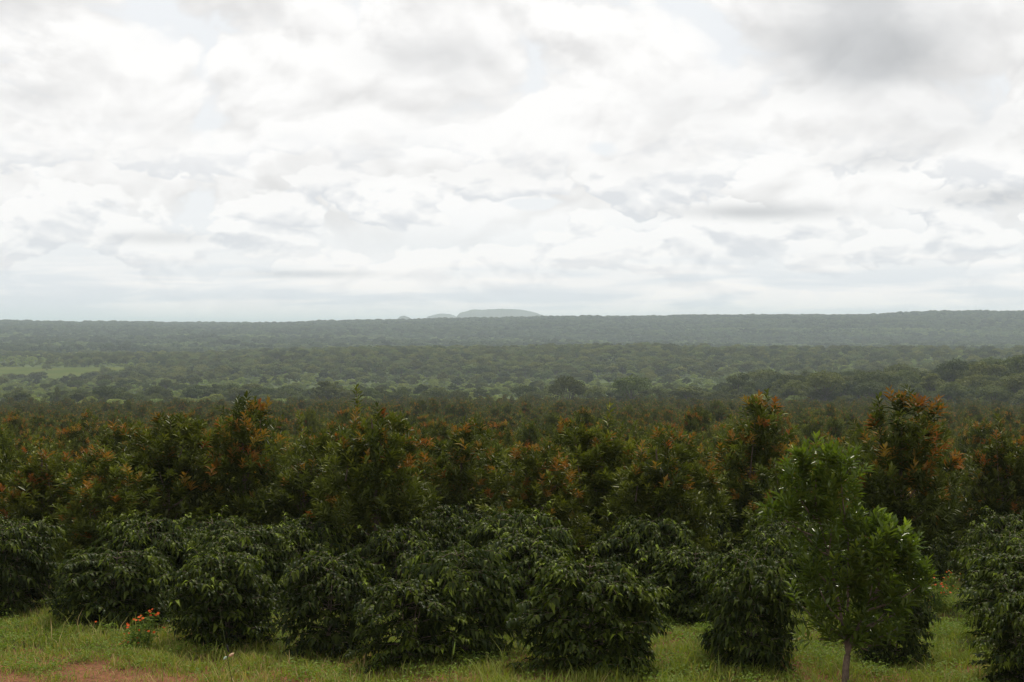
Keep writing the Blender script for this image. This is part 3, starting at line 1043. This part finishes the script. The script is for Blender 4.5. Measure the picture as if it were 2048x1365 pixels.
# coffee between the orchard trees, the bushes that can be seen: x, y, yaw, size, variant
UNDER = [
    (-0.03, 30.74, 1.21, 1.009, 0), (5.07, 31.02, 3.71, 0.819, 1), (2.66, 31.49, 2.40, 0.942, 1), (-2.20, 31.67, 0.15, 0.840, 2), (-4.31, 32.00, 1.35, 0.892, 2), (5.30, 32.56, 0.13, 0.880, 0), (-6.75, 32.68, 5.82, 0.900, 2), (-1.70, 32.86, 2.87, 0.872, 2),
    (-4.11, 33.17, 5.41, 0.878, 1), (-10.99, 33.67, 2.40, 0.992, 0), (-6.12, 33.74, 1.95, 0.886, 0), (5.78, 34.12, 0.08, 0.979, 1), (-1.69, 34.16, 0.03, 1.010, 1), (1.21, 34.74, 0.23, 0.889, 0), (-1.21, 35.66, 1.04, 0.947, 3), (6.14, 35.76, 1.20, 0.869, 3),
    (3.74, 36.29, 6.22, 0.879, 3), (-3.13, 36.57, 5.86, 0.989, 1), (11.31, 37.49, 3.24, 0.904, 1), (4.37, 37.91, 3.38, 0.933, 0), (-9.83, 38.10, 4.50, 0.948, 2), (9.15, 38.12, 1.67, 0.902, 2), (2.01, 38.47, 2.80, 0.979, 0), (6.83, 38.70, 1.02, 0.946, 2),
    (11.73, 38.74, 1.11, 0.972, 1), (-12.11, 38.93, 2.04, 1.002, 0), (-7.52, 39.13, 4.39, 0.937, 2), (9.51, 39.18, 0.16, 0.800, 0), (2.51, 39.89, 5.20, 1.015, 1), (7.57, 40.11, 3.77, 0.952, 0), (-6.78, 40.33, 0.26, 0.822, 0), (-11.73, 40.34, 5.79, 0.873, 2),
    (5.30, 40.64, 4.82, 0.939, 2), (9.90, 40.76, 3.97, 0.944, 0), (-1.64, 40.96, 1.74, 0.988, 3), (-4.27, 41.38, 4.04, 0.948, 1), (12.38, 41.75, 0.67, 0.987, 2), (7.69, 41.76, 3.71, 0.846, 2), (-11.19, 41.94, 5.15, 1.012, 0), (5.57, 41.96, 1.69, 0.961, 0),
    (-6.45, 42.33, 0.68, 0.799, 3), (10.36, 42.41, 3.88, 0.922, 0), (-1.04, 43.94, 3.01, 0.920, 0), (10.89, 44.05, 0.08, 0.809, 3), (8.50, 44.53, 0.76, 0.985, 0), (13.31, 44.97, 4.22, 0.983, 2), (11.15, 45.52, 2.19, 0.907, 1), (-0.31, 46.96, 1.31, 0.846, 3),
    (11.85, 46.96, 3.61, 0.972, 3), (-7.58, 46.98, 3.75, 0.875, 3), (-9.65, 47.81, 5.97, 0.849, 3), (14.00, 48.02, 2.82, 0.890, 0), (-4.67, 48.10, 1.67, 0.993, 3), (-0.06, 48.34, 6.03, 0.833, 1), (14.51, 49.30, 1.81, 0.966, 1), (-9.19, 49.36, 4.51, 0.924, 3),
    (-4.12, 49.53, 5.70, 0.940, 1), (-6.20, 51.56, 1.13, 1.005, 1), (-11.11, 51.58, 0.86, 0.967, 0), (-10.47, 52.75, 4.15, 0.986, 3), (-3.71, 52.84, 5.46, 0.989, 0), (-5.67, 53.15, 2.99, 0.968, 1), (-1.03, 53.68, 3.96, 1.005, 0), (-15.03, 54.34, 0.20, 1.015, 1),
    (-5.40, 54.50, 5.60, 0.835, 3), (-12.01, 56.78, 0.83, 0.986, 2),
]
for x, y, rz, s_, vi in UNDER:
    coffee_bush(cof[vi], (x, y, float(terrain(x, y)) - .01), rz, (s_ * .91, s_ * .91, s_),
                'dark coffee bush growing between the orchard trees of the near rows', 'coffee bushes under the orchard trees')

# ------------------------------------------------------------------ savanna trees
def savanna_meshes(seed, H=8.0, R=4.2, flat=.5, nclump=26, ncard=110, card=.42, mat=None, name='savanna'):
    rng = np.random.default_rng(seed)
    paths = []
    th = H * rng.uniform(.22, .34)
    tw = np.array([rng.normal(0, .3), rng.normal(0, .3), th])
    paths.append((bezier(np.zeros(3), np.array([rng.normal(0, .2), 0, th * .5]), tw, 5), np.linspace(.028 * H, .02 * H, 5)))
    P, N_, T = [], [], []
    for j in range(nclump):
        a = j * 2.4 + rng.normal(0, .3)
        rr = R * math.sqrt((j + .6) / nclump) * rng.uniform(.75, 1.05)
        zc = H * (1 - .13) - (rr / R) ** 2 * H * (1 - flat) * .62 + rng.normal(0, .05 * H)
        if j % 4 == 3:
            zc -= H * rng.uniform(.12, .30)
        c_ = np.array([tw[0] + rr * cos(a), tw[1] + rr * sin(a), zc])
        if j % 2 == 0:
            paths.append((bezier(tw, tw * .4 + c_ * .6 + [0, 0, -.1 * H], c_, 6), np.linspace(.012 * H, .003 * H, 6)))
        n = int(ncard * rng.uniform(.7, 1.3))
        q = unit(rng.normal(0, 1, (n, 3))) * rng.uniform(.35, 1, (n, 1)) ** .5
        sz = R * rng.uniform(.24, .38)
        P.append(c_ + q * np.array([sz, sz, sz * .55]))
        N_.append(q + [0, 0, .5] + rng.normal(0, .5, (n, 3)))
        T.append(np.clip(rng.beta(2, 2, n) * .7 + rng.random() * .3, 0, 1))
    P = np.concatenate(P); N_ = np.concatenate(N_); T = np.concatenate(T)
    n = len(P)
    D = unit(np.cross(N_, rng.normal(0, 1, (n, 3))))
    L = card * rng.uniform(.7, 1.4, n)
    Vv, Ff, per_ = leaves(P - D * (L * .5)[:, None], D, L, L * .75, rng, up=N_, droop=.05, fold=.1)
    crown = make_mesh(name + '_crown', Vv, [Ff], mat or M_SAV, tint=np.repeat(T, per_))
    Vv, Qq = tubes(paths, 5)
    return {'crown': crown, 'trunk': make_mesh(name + '_trunk', Vv, [Qq], M_SBARK, smooth=True)}


sav = [savanna_meshes(300 + i, H=8, R=[4.2, 3.4, 5.0, 3.0, 4.6, 3.8][i], flat=[.55, .25, .7, .15, .6, .35][i], mat=M_SAVD, name='thicket') for i in range(6)]
savm = [savanna_meshes(350 + i, H=8, R=[4.2, 3.4, 5.0, 3.0, 4.6, 3.8][i], flat=[.55, .25, .7, .15, .6, .35][i], ncard=70, card=.6) for i in range(6)]
savl = [savanna_meshes(330 + i, H=5, R=[2.8, 2.2, 3.2][i], flat=.3, nclump=14, mat=M_SAVL, name='pale_savanna') for i in range(3)]


def savanna_tree(ms, loc, rz, sc, label, group=None, name='savanna_tree'):
    r = link(name, None, loc=loc, rz=rz, scale=sc)
    tag(r, label, 'tree', group)
    link('trunk', ms['trunk'], r)
    tag(link('crown', ms['crown'], r), kind='stuff')
    return r


# column, top line, depth, half width px, variant, label
BIG = [
    (1138, 750, 520, 42, 4, 'rounded dark tree standing alone at the orchard edge right of centre'),
    (1258, 752, 540, 50, 2, 'wide flat-topped tree right of the lone rounded one beyond the orchard'),
    (1478, 746, 560, 34, 0, 'open-crowned tree standing up in front of the pale field on the right'),
    (1555, 755, 580, 26, 1, 'small rounded tree right of the open-crowned one by the pale field'),
    (1690, 752, 570, 44, 0, 'dark rounded tree left in the grove on the right-hand rise'),
    (1745, 752, 585, 26, 3, 'narrow dark tree between two rounded ones in the grove on the right-hand rise'),
    (1810, 738, 570, 40, 4, 'broad rounded tree in the middle of the grove on the right-hand rise'),
    (1860, 742, 545, 40, 1, 'paler rounded tree in front of the grove on the right-hand rise'),
    (1905, 720, 590, 46, 2, 'big spreading tree high on the right-hand rise'),
    (1975, 722, 570, 44, 0, 'dark tree second from the right edge on the right-hand rise'),
    (2042, 706, 580, 50, 4, 'tallest tree of the grove, cut by the right edge on the rise'),
    (1620, 772, 550, 40, 4, 'low wide dark tree at the left foot of the grove on the right'),
    (1380, 772, 545, 40, 0, 'low tree left of the open-crowned one beyond the orchard'),
    (655, 758, 560, 30, 1, 'dark rounded tree behind the tallest orchard tree, left of its leaders'),
    (115, 766, 560, 10, 3, 'slim upright tree sticking out of the thicket far left'),
    (32, 782, 530, 34, 0, 'dark round tree at the far left edge beyond the orchard'),
]
btk = []
for px, ty, d, hw, vi, lab in BIG:
    x, y, z = at(px, d)
    h = max(4.0, EYE - d * (ty - 650) / F - z)
    R_ = [4.2, 3.4, 5.0, 3.0, 4.6, 3.8][vi] * 1.15
    w = hw / F * d / R_
    savanna_tree(sav[vi], (x, y, z - .1), px * .7, (w, w, h / 8.0), lab, 'trees beyond the orchard')
    btk.append((x, y))
btk = np.array(btk)
# thicket belt behind the orchard: nearest ones individually, the others as a mass
rng = np.random.default_rng(88)


def wedge(n, r0, r1, amax=.36):
    a = rng.uniform(-amax, amax, n)
    r = np.sqrt(rng.uniform(r0 * r0, r1 * r1, n))
    return r * np.sin(a), r * np.cos(a), r, a


x, y, r_, a_ = wedge(9000, 515, 950)
k_ = (r_ > 520 + 25 * np.sin(a_ * 9 + 1)) & ~in_field(x, y, 25)
pn = np.sin(x / 37 + 1) * np.sin(y / 60) + .6 * np.sin(x / 15 + y / 33)
k_ &= rng.random(len(x)) < np.where(pn > 0, .9, .38)
x, y, r_, a_, pn = x[k_], y[k_], r_[k_], a_[k_], pn[k_]
z = terrain(x, y)
n = len(x)
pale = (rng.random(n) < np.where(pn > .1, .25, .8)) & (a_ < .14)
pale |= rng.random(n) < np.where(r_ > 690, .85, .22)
vi = rng.integers(0, 6, n)
sc = rng.choice([.5, .7, .85, 1.15], n) * rng.uniform(.85, 1.15, n) * np.where(a_ > .15, 1.1, .8) * np.where(r_ > 690, .75, 1.0)
rz = rng.uniform(0, 6.28, n)
NS = 260
hw_ = np.where(pale, 2.8, 4.2) * sc
seen = sweep(x, y, z, np.where(pale, 5.0, 8.0) * sc, hw_)
o_ = np.argsort(-seen, kind='stable')
x, y, z, r_, a_, pn, pale, vi, sc, rz = (q_[o_] for q_ in (x, y, z, r_, a_, pn, pale, vi, sc, rz))
for i in range(NS):
    if np.sqrt(((btk - [x[i], y[i]]) ** 2).sum(-1)).min() < 5:
        continue
    side = 'left' if a_[i] < -.1 else ('middle' if a_[i] < .1 else 'right')
    s = sc[i]
    if pale[i]:
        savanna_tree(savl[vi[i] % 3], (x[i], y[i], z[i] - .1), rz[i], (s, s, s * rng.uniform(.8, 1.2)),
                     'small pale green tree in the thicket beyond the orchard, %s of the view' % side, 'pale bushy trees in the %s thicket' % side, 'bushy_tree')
    else:
        savanna_tree(sav[vi[i]], (x[i], y[i], z[i] - .1), rz[i], (s, s, s * rng.uniform(.8, 1.1)),
                     'dark olive tree in the thicket beyond the orchard, %s of the view' % side, 'dark trees in the %s thicket' % side)
sl = slice(NS, n)
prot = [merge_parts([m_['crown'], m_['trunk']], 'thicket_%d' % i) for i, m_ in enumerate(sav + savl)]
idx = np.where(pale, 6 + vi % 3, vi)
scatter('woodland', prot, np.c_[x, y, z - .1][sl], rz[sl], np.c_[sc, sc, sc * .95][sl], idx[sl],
        label='scattered savanna woodland filling the valley floor beyond the orchard', cat='woodland')


def wood_patch(seed, size=46, ntree=15, ncard=150, card=1.5, mat=None, h0=6.5):
    rng = np.random.default_rng(seed)
    P, N_, T = [], [], []
    for j in range(ntree):
        cx, cy_ = rng.uniform(-size / 2, size / 2, 2)
        h = h0 * rng.choice([.55, .75, .9, 1.25]) * rng.uniform(.85, 1.15)
        R = h * rng.uniform(.36, .6)
        n = int(ncard * (R / 3.2) ** 2)
        q = unit(rng.normal(0, 1, (n, 3)))
        q[:, 2] = np.abs(q[:, 2]) * np.sign(rng.random(n) - .25)
        q *= rng.uniform(.6, 1.05, (n, 1))
        P.append(np.array([cx, cy_, h - R * .62]) + q * [R, R, R * .66])
        N_.append(q + rng.normal(0, .35, (n, 3)))
        T.append(np.clip(rng.normal(.25 + .5 * rng.random(), .18, n), 0, 1))
    P = np.concatenate(P); N_ = np.concatenate(N_); T = np.concatenate(T)
    n = len(P)
    D = unit(np.cross(N_, rng.normal(0, 1, (n, 3))))
    L = card * rng.uniform(.7, 1.4, n)
    Vv, Ff, per_ = leaves(P - D * (L * .5)[:, None], D, L, L * .8, rng, up=N_, droop=.05, fold=.1)
    return make_mesh('wood_patch_%d' % seed, Vv, [Ff], mat or M_SAV, tint=np.repeat(T, per_))


patches = [wood_patch(500 + i, h0=8.0, ntree=16, ncard=120, card=1.6, mat=M_FARW) for i in range(4)] + [wood_patch(510 + i, mat=M_FARL, h0=5.4, ntree=22, ncard=100) for i in range(3)]
# middle distance up to and over the first rise: single trees of the kinds above, the pale ones on the flats
x, y, r_, a_ = wedge(20000, 950, 1950, .37)
k_ = ~in_field(x, y, 10) | (rng.random(len(x)) < .03)
rise = (r_ > 1080) & (r_ < 1640) & (a_ > -.235 + .03 * np.sin(r_ / 50))
cl = np.sin(x / 31 + 2 * np.sin(y / 77)) * np.sin(y / 53 + 1.3 * np.sin(x / 49)) + .5 * np.sin(x / 13 + y / 29)
k_ &= rng.random(len(x)) < np.where(rise, np.where(cl > -.2, .95, .5), np.where(cl > 0, .8, .45))
x, y, r_, a_, rise, cl = x[k_], y[k_], r_[k_], a_[k_], rise[k_], cl[k_]
pale = rng.random(len(x)) < np.where(rise, np.where(a_ > .12, .6, np.where(cl > .3, .05, .22)), np.where(cl > .5, .35, .85))
s = np.where(rise, .95, .8) * rng.uniform(.65, 1.2, len(x))
protv = [merge_parts([m_['crown'], m_['trunk']], 'valley_%d' % i) for i, m_ in enumerate(savm + savl)]
scatter('valley_woodland', protv, np.c_[x, y, terrain(x, y) - .2], rng.uniform(0, 6.28, len(x)), np.c_[s, s, s * rng.uniform(.85, 1.1, len(x))], np.where(pale, 6 + rng.integers(0, 3, len(x)), rng.integers(0, 6, len(x))),
        label='dark and pale green woodland over the low rise in the middle distance', cat='woodland')
# distant plain and the long ridge
x, y, r_, a_ = wedge(19000, 1900, 4800, .38)
k_ = ~in_field(x, y, 50)
x, y, r_, a_ = x[k_], y[k_], r_[k_], a_[k_]
band = np.sin(r_ / 95 + a_ * 9) + .5 * np.sin(r_ / 41 + a_ * 21)
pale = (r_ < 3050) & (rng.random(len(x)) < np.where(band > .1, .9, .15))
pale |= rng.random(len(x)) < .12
s = rng.uniform(.75, 1.1, len(x))
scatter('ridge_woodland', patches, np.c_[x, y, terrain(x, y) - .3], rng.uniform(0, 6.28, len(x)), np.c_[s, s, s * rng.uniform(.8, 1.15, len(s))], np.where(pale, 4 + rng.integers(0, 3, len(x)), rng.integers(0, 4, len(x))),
        label='hazy forest covering the distant plain and the long ridge on the horizon', cat='forest')

# ------------------------------------------------------------------ grass and weeds
def bare(x, y):
    """0 on the bare red earth, 1 where the sward is full"""
    n_ = .5 + .25 * np.sin(x * 1.1 + .6) * np.sin(y * 1.7 + 1.0) + .22 * np.sin(x * 2.7 + y * 2.1) + .12 * np.sin(x * 5.3 - y * 4.1)
    lim = np.interp(x, [-9, -7, -5.5, -4, -2.4, -1], [25.3, 24.9, 24.3, 23.6, 22.9, 21.8])
    return np.clip((y - lim) / .8 + (n_ - .5) * 3.0, .34, 1)


M_GRASS = leaf_mat('grass_blade', (0.135, 0.178, 0.022), (0.230, 0.230, 0.042), .6, .30, var=0.0, c2=(0.34, 0.24, 0.11))
M_WEED = leaf_mat('weed_leaf', (0.080, 0.128, 0.018), (0.155, 0.205, 0.030), .55, .3, var=0.0)
rng = np.random.default_rng(17)
NG = 150000
yy = rng.uniform(22.0, 47.0, NG)
yy = np.where(rng.random(NG) < .72, rng.uniform(22.0, 33.0, NG), yy)
xx = rng.uniform(-.355, .37, NG) * yy
ok = rng.random(NG) < bare(xx, yy) * np.where(yy > 33, np.where(xx * VX + yy * VY > -1.6, 1.0, .25), 1.0)
xx, yy = xx[ok], yy[ok]
n = len(xx)
zz = terrain(xx, yy)
clump = .5 + .5 * np.sin(xx * 2.3 + np.sin(yy * 1.9) * 2) * np.sin(yy * 2.7 + np.sin(xx * 1.3) * 2)
b_ = bare(xx, yy)
h = rng.uniform(.05, .17, n) * (.5 + 1.3 * clump ** 1.5) * (.45 + .55 * b_) * np.where(rng.random(n) < .06, 2.0, 1.0)
a = rng.uniform(0, 2 * pi, n)
lean = rng.uniform(.1, .8, n)
P0 = np.stack([xx, yy, zz - .005], -1)
dv = np.stack([np.cos(a) * lean, np.sin(a) * lean, np.ones(n)], -1)
sd = np.stack([-np.sin(a), np.cos(a), np.zeros(n)], -1)
w = rng.uniform(.004, .009, n)[:, None]
mid = P0 + dv * (h * .6)[:, None]
tip = P0 + dv * (h * 1.0)[:, None] + np.stack([np.cos(a) * lean * h * .5, np.sin(a) * lean * h * .5, -h * .12], -1)
Vv = np.stack([P0 - sd * w, P0 + sd * w, mid + sd * w * .8, mid - sd * w * .8, tip], 1).reshape(-1, 3)
i5 = np.arange(n)[:, None] * 5
Q = i5 + [0, 1, 2, 3]
T3 = i5 + [3, 2, 4]
dry = (rng.random(n) < np.clip(.75 - .75 * b_ + .10 + .15 * (xx < -2), 0, 1))
tt = np.where(dry, rng.uniform(.85, 1, n), rng.beta(2, 2, n) * .75)
g_ = link('grass', make_mesh('grass', Vv, [Q, T3], M_GRASS, tint=np.concatenate([tt, tt])))
tag(g_, 'short mixed green and straw coloured grass in front of the coffee bushes', 'grass', kind='stuff')

# low broad-leaved weeds in patches
NW = 2600
cy_ = rng.uniform(22.6, 44, NW)
cy_ = np.where(rng.random(NW) < .7, rng.uniform(23.5, 32.0, NW), cy_)
cx_ = rng.uniform(-.34, .36, NW) * cy_
dens = .5 + .5 * np.sin(cx_ * 1.1 + 2) * np.sin(cy_ * 1.5) + .45 * (cx_ > 1.5) + .3 * (cy_ > 25.4)
ok = (rng.random(NW) < dens * .8) & (bare(cx_, cy_) > .6)
cx_, cy_ = cx_[ok], cy_[ok]
m_ = 26
px_ = np.repeat(cx_, m_) + rng.normal(0, .11, len(cx_) * m_)
py_ = np.repeat(cy_, m_) + rng.normal(0, .11, len(cx_) * m_)
hh = np.repeat(rng.uniform(.07, .24, len(cx_)), m_)
pz_ = terrain(px_, py_) + hh * rng.uniform(.2, 1, len(px_))
n = len(px_)
a = rng.uniform(0, 2 * pi, n)
Dw = np.stack([np.cos(a), np.sin(a), rng.uniform(-.2, .6, n)], -1)
Lw = rng.uniform(.035, .08, n)
Vv, Ff, per_ = leaves(np.stack([px_, py_, pz_], -1), Dw, Lw, Lw * .5, rng, droop=.2)
g_ = link('weeds', make_mesh('weeds', Vv, [Ff], M_WEED, tint=np.repeat(rng.random(n), per_)))
tag(g_, 'low broad-leaved weeds growing through the grass', 'weeds', kind='stuff')

# ------------------------------------------------------------------ orange flowers
def simple_mat(name, c, rough=.6):
    m = bpy.data.materials.new(name)
    m.use_nodes = True
    t = NT(m.node_tree)
    p = t.n['Principled BSDF']
    g = t.n.new('ShaderNodeTexCoord')
    f = t.noise(g.outputs['Object'], 40.0, 4, .6)
    t.l.new(t.mix(f, tuple(v * .75 for v in c), tuple(min(1, v * 1.2) for v in c)), p.inputs['Base Color'])
    p.inputs['Roughness'].default_value = rough
    p.inputs['Specular IOR Level'].default_value = .1
    return m


M_FLOWER = simple_mat('orange_petal', (.46, .075, .008))
M_FSTEM = simple_mat('green_stem', (.08, .14, .03))
# flower head: eight petals round a small cup
ang = np.linspace(0, 2 * pi, 8, endpoint=False)
Vf, Ff_ = [], []
for a in ang:
    d0 = np.array([cos(a), sin(a), .25])
    s0 = np.array([-sin(a), cos(a), 0])
    i = len(Vf)
    Vf += [d0 * .004, d0 * .022 + s0 * .012, d0 * .036 + [0, 0, -.004], d0 * .022 - s0 * .012]
    Ff_.append([i, i + 1, i + 2, i + 3])
FL_ME = make_mesh('flower', np.array(Vf), [np.array(Ff_)], M_FLOWER)


def flower_plant(loc, spots, label, seed, lf=420, spread=.42, hgt=.5):
    rng = np.random.default_rng(seed)
    r = link('flowering_plant', None, loc=loc)
    tag(r, label, 'flower', 'orange flowering plants')
    paths = []
    for (fx, fy, fz) in spots:
        b0 = np.array([fx * .25 + rng.normal(0, .04), fy * .25, 0])
        paths.append((bezier(b0, np.array([fx * .5, fy * .5, fz * .65]), np.array([fx, fy, fz]), 5), np.linspace(.005, .002, 5)))
        f = link('flower', FL_ME, r, loc=(fx, fy, fz))
        s = rng.uniform(.55, .85)
        f.scale = (s, s, s)
        f.rotation_euler = (rng.uniform(.2, .9), rng.normal(0, .3), rng.uniform(-.5, .5))
    Vv, Qq = tubes(paths, 4)
    link('stems', make_mesh('flower_stems', Vv, [Qq], M_FSTEM), r)
    k = rng.integers(0, len(paths), lf)
    t_ = rng.uniform(.1, .9, lf) * 4
    i0 = np.minimum(t_.astype(int), 3)
    P = np.array([paths[q][0][i] + (paths[q][0][i + 1] - paths[q][0][i]) * (t - i) for q, i, t in zip(k, i0, t_)]) + rng.normal(0, .05, (lf, 3))
    P[:, 2] = np.maximum(P[:, 2], .02)
    a = rng.uniform(0, 2 * pi, lf)
    D = np.stack([np.cos(a), np.sin(a), rng.uniform(-.2, .5, lf)], -1)
    L = rng.uniform(.05, .10, lf)
    Vv, Ff, per_ = leaves(P, D, L, L * .42, rng, droop=.2)
    tag(link('foliage', make_mesh('flower_leaves', Vv, [Ff], M_WEED, tint=np.repeat(rng.random(lf) * .6, per_)), r), kind='stuff')


# the big clump at the left: photograph pixels of its flowers at one depth
d = EYE * F / (1296 - 650)
x0, y0, z0 = at(282, d)
FP = [(303, 1220), (306, 1226), (300, 1223), (281, 1233), (278, 1236), (299, 1232), (310, 1231), (313, 1232), (324, 1228), (271, 1240), (275, 1242), (288, 1242), (294, 1238), (253, 1249), (252, 1252), (254, 1257), (261, 1252), (291, 1261), (302, 1264), (248, 1269), (263, 1268), (278, 1262), (264, 1280), (271, 1277), (247, 1283), (243, 1287), (256, 1286), (279, 1288), (238, 1290), (245, 1289), (312, 1266), (193, 1245), (330, 1257)]
rng = np.random.default_rng(9)
spots = []
for px, py in FP:
    dyy = rng.uniform(-.35, .08)
    spots.append(((px - 1024) / F * d - x0, dyy, max(.06, EYE - (d + dyy) * (py - 650) / F - z0)))
flower_plant((x0, y0, z0), spots, 'bushy plant with many orange flowers in the grass below the coffee bushes', 3)
for px, py, nfl, lab, sd_ in ((1893, 1178, 14, 'small orange flowered plant in the far end of the grass alley', 5), (1875, 1215, 8, 'low orange flowered plant nearer in the grass alley beside the coffee row', 6), (1905, 1120, 12, 'orange flowered plant furthest up the grass alley on the right', 7)):
    d = EYE * F / (py - 650)
    x0, y0, z0 = at(px, d)
    rg = np.random.default_rng(sd_)
    sp_ = [(rg.normal(0, .16), rg.normal(0, .2), rg.uniform(.2, .55)) for _ in range(nfl)]
    flower_plant((x0, y0, z0), sp_, lab, sd_, lf=260)

# ------------------------------------------------------------------ tall stalks in the foreground
M_STALK = simple_mat('stalk_green', (.055, .075, .022))
M_STRAW = simple_mat('dry_straw', (.55, .38, .24))
M_PALE = simple_mat('pale_leaf', (.42, .55, .42))
M_DARK = simple_mat('dark_husk', (.02, .02, .018))


def blade(name, p0, p1, w, mat, parent, th=.004):
    """thin lens-shaped leaf with thickness"""
    p0, p1 = np.array(p0, float), np.array(p1, float)
    D = p1 - p0
    S = unit(np.cross(D, [0, 1.0, 0])[None])[0]
    N_ = np.array([0, 1.0, 0])
    V = [p0]
    for t_ in (.3, .65):
        c_ = p0 + D * t_
        V += [c_ + S * w * .5, c_ + N_ * th, c_ - S * w * .5, c_ - N_ * th]
    V.append(p1)
    Fq = np.array([[1, 2, 6, 5], [2, 3, 7, 6], [3, 4, 8, 7], [4, 1, 5, 8]])
    Ft = np.array([[0, 2, 1], [0, 3, 2], [0, 4, 3], [0, 1, 4], [9, 5, 6], [9, 6, 7], [9, 7, 8], [9, 8, 5]])
    return link(name, make_mesh(name, np.array(V), [Fq, Ft], mat), parent)


def stalk(dist, pts_px, base_z, label, r0=.006):
    P = np.array([[(px - 1024) / F * dist, dist, EYE - dist * (py - 650) / F] for px, py in pts_px])
    base = np.array([P[0, 0] + (P[0, 0] - P[1, 0]) * .4, dist, base_z])
    P = np.concatenate([base[None], P])
    r = link('tall_grass_stalk', None, loc=base)
    tag(r, label, 'grass stalk')
    Vv, Qq = tubes([(P - base, np.linspace(r0, r0 * .45, len(P)))], 6)
    link('stem', make_mesh('stalk_stem', Vv, [Qq], M_STALK, smooth=True), r)
    return r, base


ds = 22.5
g0 = float(terrain((463 - 1024) / F * ds, ds))
r, b0 = stalk(ds, [(463, 1365), (457, 1335), (453, 1312), (449, 1285), (444, 1255), (441, 1232), (438, 1215)], g0, 'tall thin curved stalk with a tan scrap and a pale leaf on it, lower left')
pp = lambda px, py: np.array([(px - 1024) / F * ds, ds, EYE - ds * (py - 650) / F]) - b0
blade('dry_leaf', pp(455, 1316), pp(468, 1307), .040, M_STRAW, r, .008)
blade('pale_leaf', pp(453, 1314), pp(445, 1322), .035, M_PALE, r)
blade('dark_husk', pp(457, 1308), pp(452, 1289), .028, M_DARK, r, .010)
blade('green_leaf', pp(442, 1240), pp(440, 1254), .022, M_STALK, r)
ds = 22.3
g0 = float(terrain((897 - 1024) / F * ds, ds))
r, b0 = stalk(ds, [(897, 1365), (901, 1335), (905, 1312), (909, 1285)], g0, 'short straight green stalk in the grass below the tiered coffee bush', .005)
pp = lambda px, py: np.array([(px - 1024) / F * ds, ds, EYE - ds * (py - 650) / F]) - b0
blade('green_leaf', pp(905, 1318), pp(910, 1284), .022, simple_mat('bright_blade', (.16, .24, .04)), r)

# ------------------------------------------------------------------ haze
hz = 33000.0
zb, ztop = -95.0, 90.0
V = np.array([[sx * hz, sy * hz, zq] for zq in (zb, ztop) for sx, sy in ((-1, -1), (1, -1), (1, 1), (-1, 1))])
Q = np.array([[3, 2, 1, 0], [4, 5, 6, 7], [0, 1, 5, 4], [1, 2, 6, 5], [2, 3, 7, 6], [3, 0, 4, 7]])
mh = bpy.data.materials.new('haze')
mh.use_nodes = True
nt_ = mh.node_tree
nt_.nodes.clear()
oo = nt_.nodes.new('ShaderNodeOutputMaterial')
pv = nt_.nodes.new('ShaderNodeVolumePrincipled')
pv.inputs['Color'].default_value = (.79, .91, 1.0, 1)
pv.inputs['Density'].default_value = 1.3e-4
pv.inputs['Anisotropy'].default_value = 0.2
pv.inputs['Density Attribute'].default_value = ''
nt_.links.new(pv.outputs[0], oo.inputs['Volume'])
mh.cycles.homogeneous_volume = True
tag(link('haze', make_mesh('haze', V, [Q], mh)), kind='stuff')
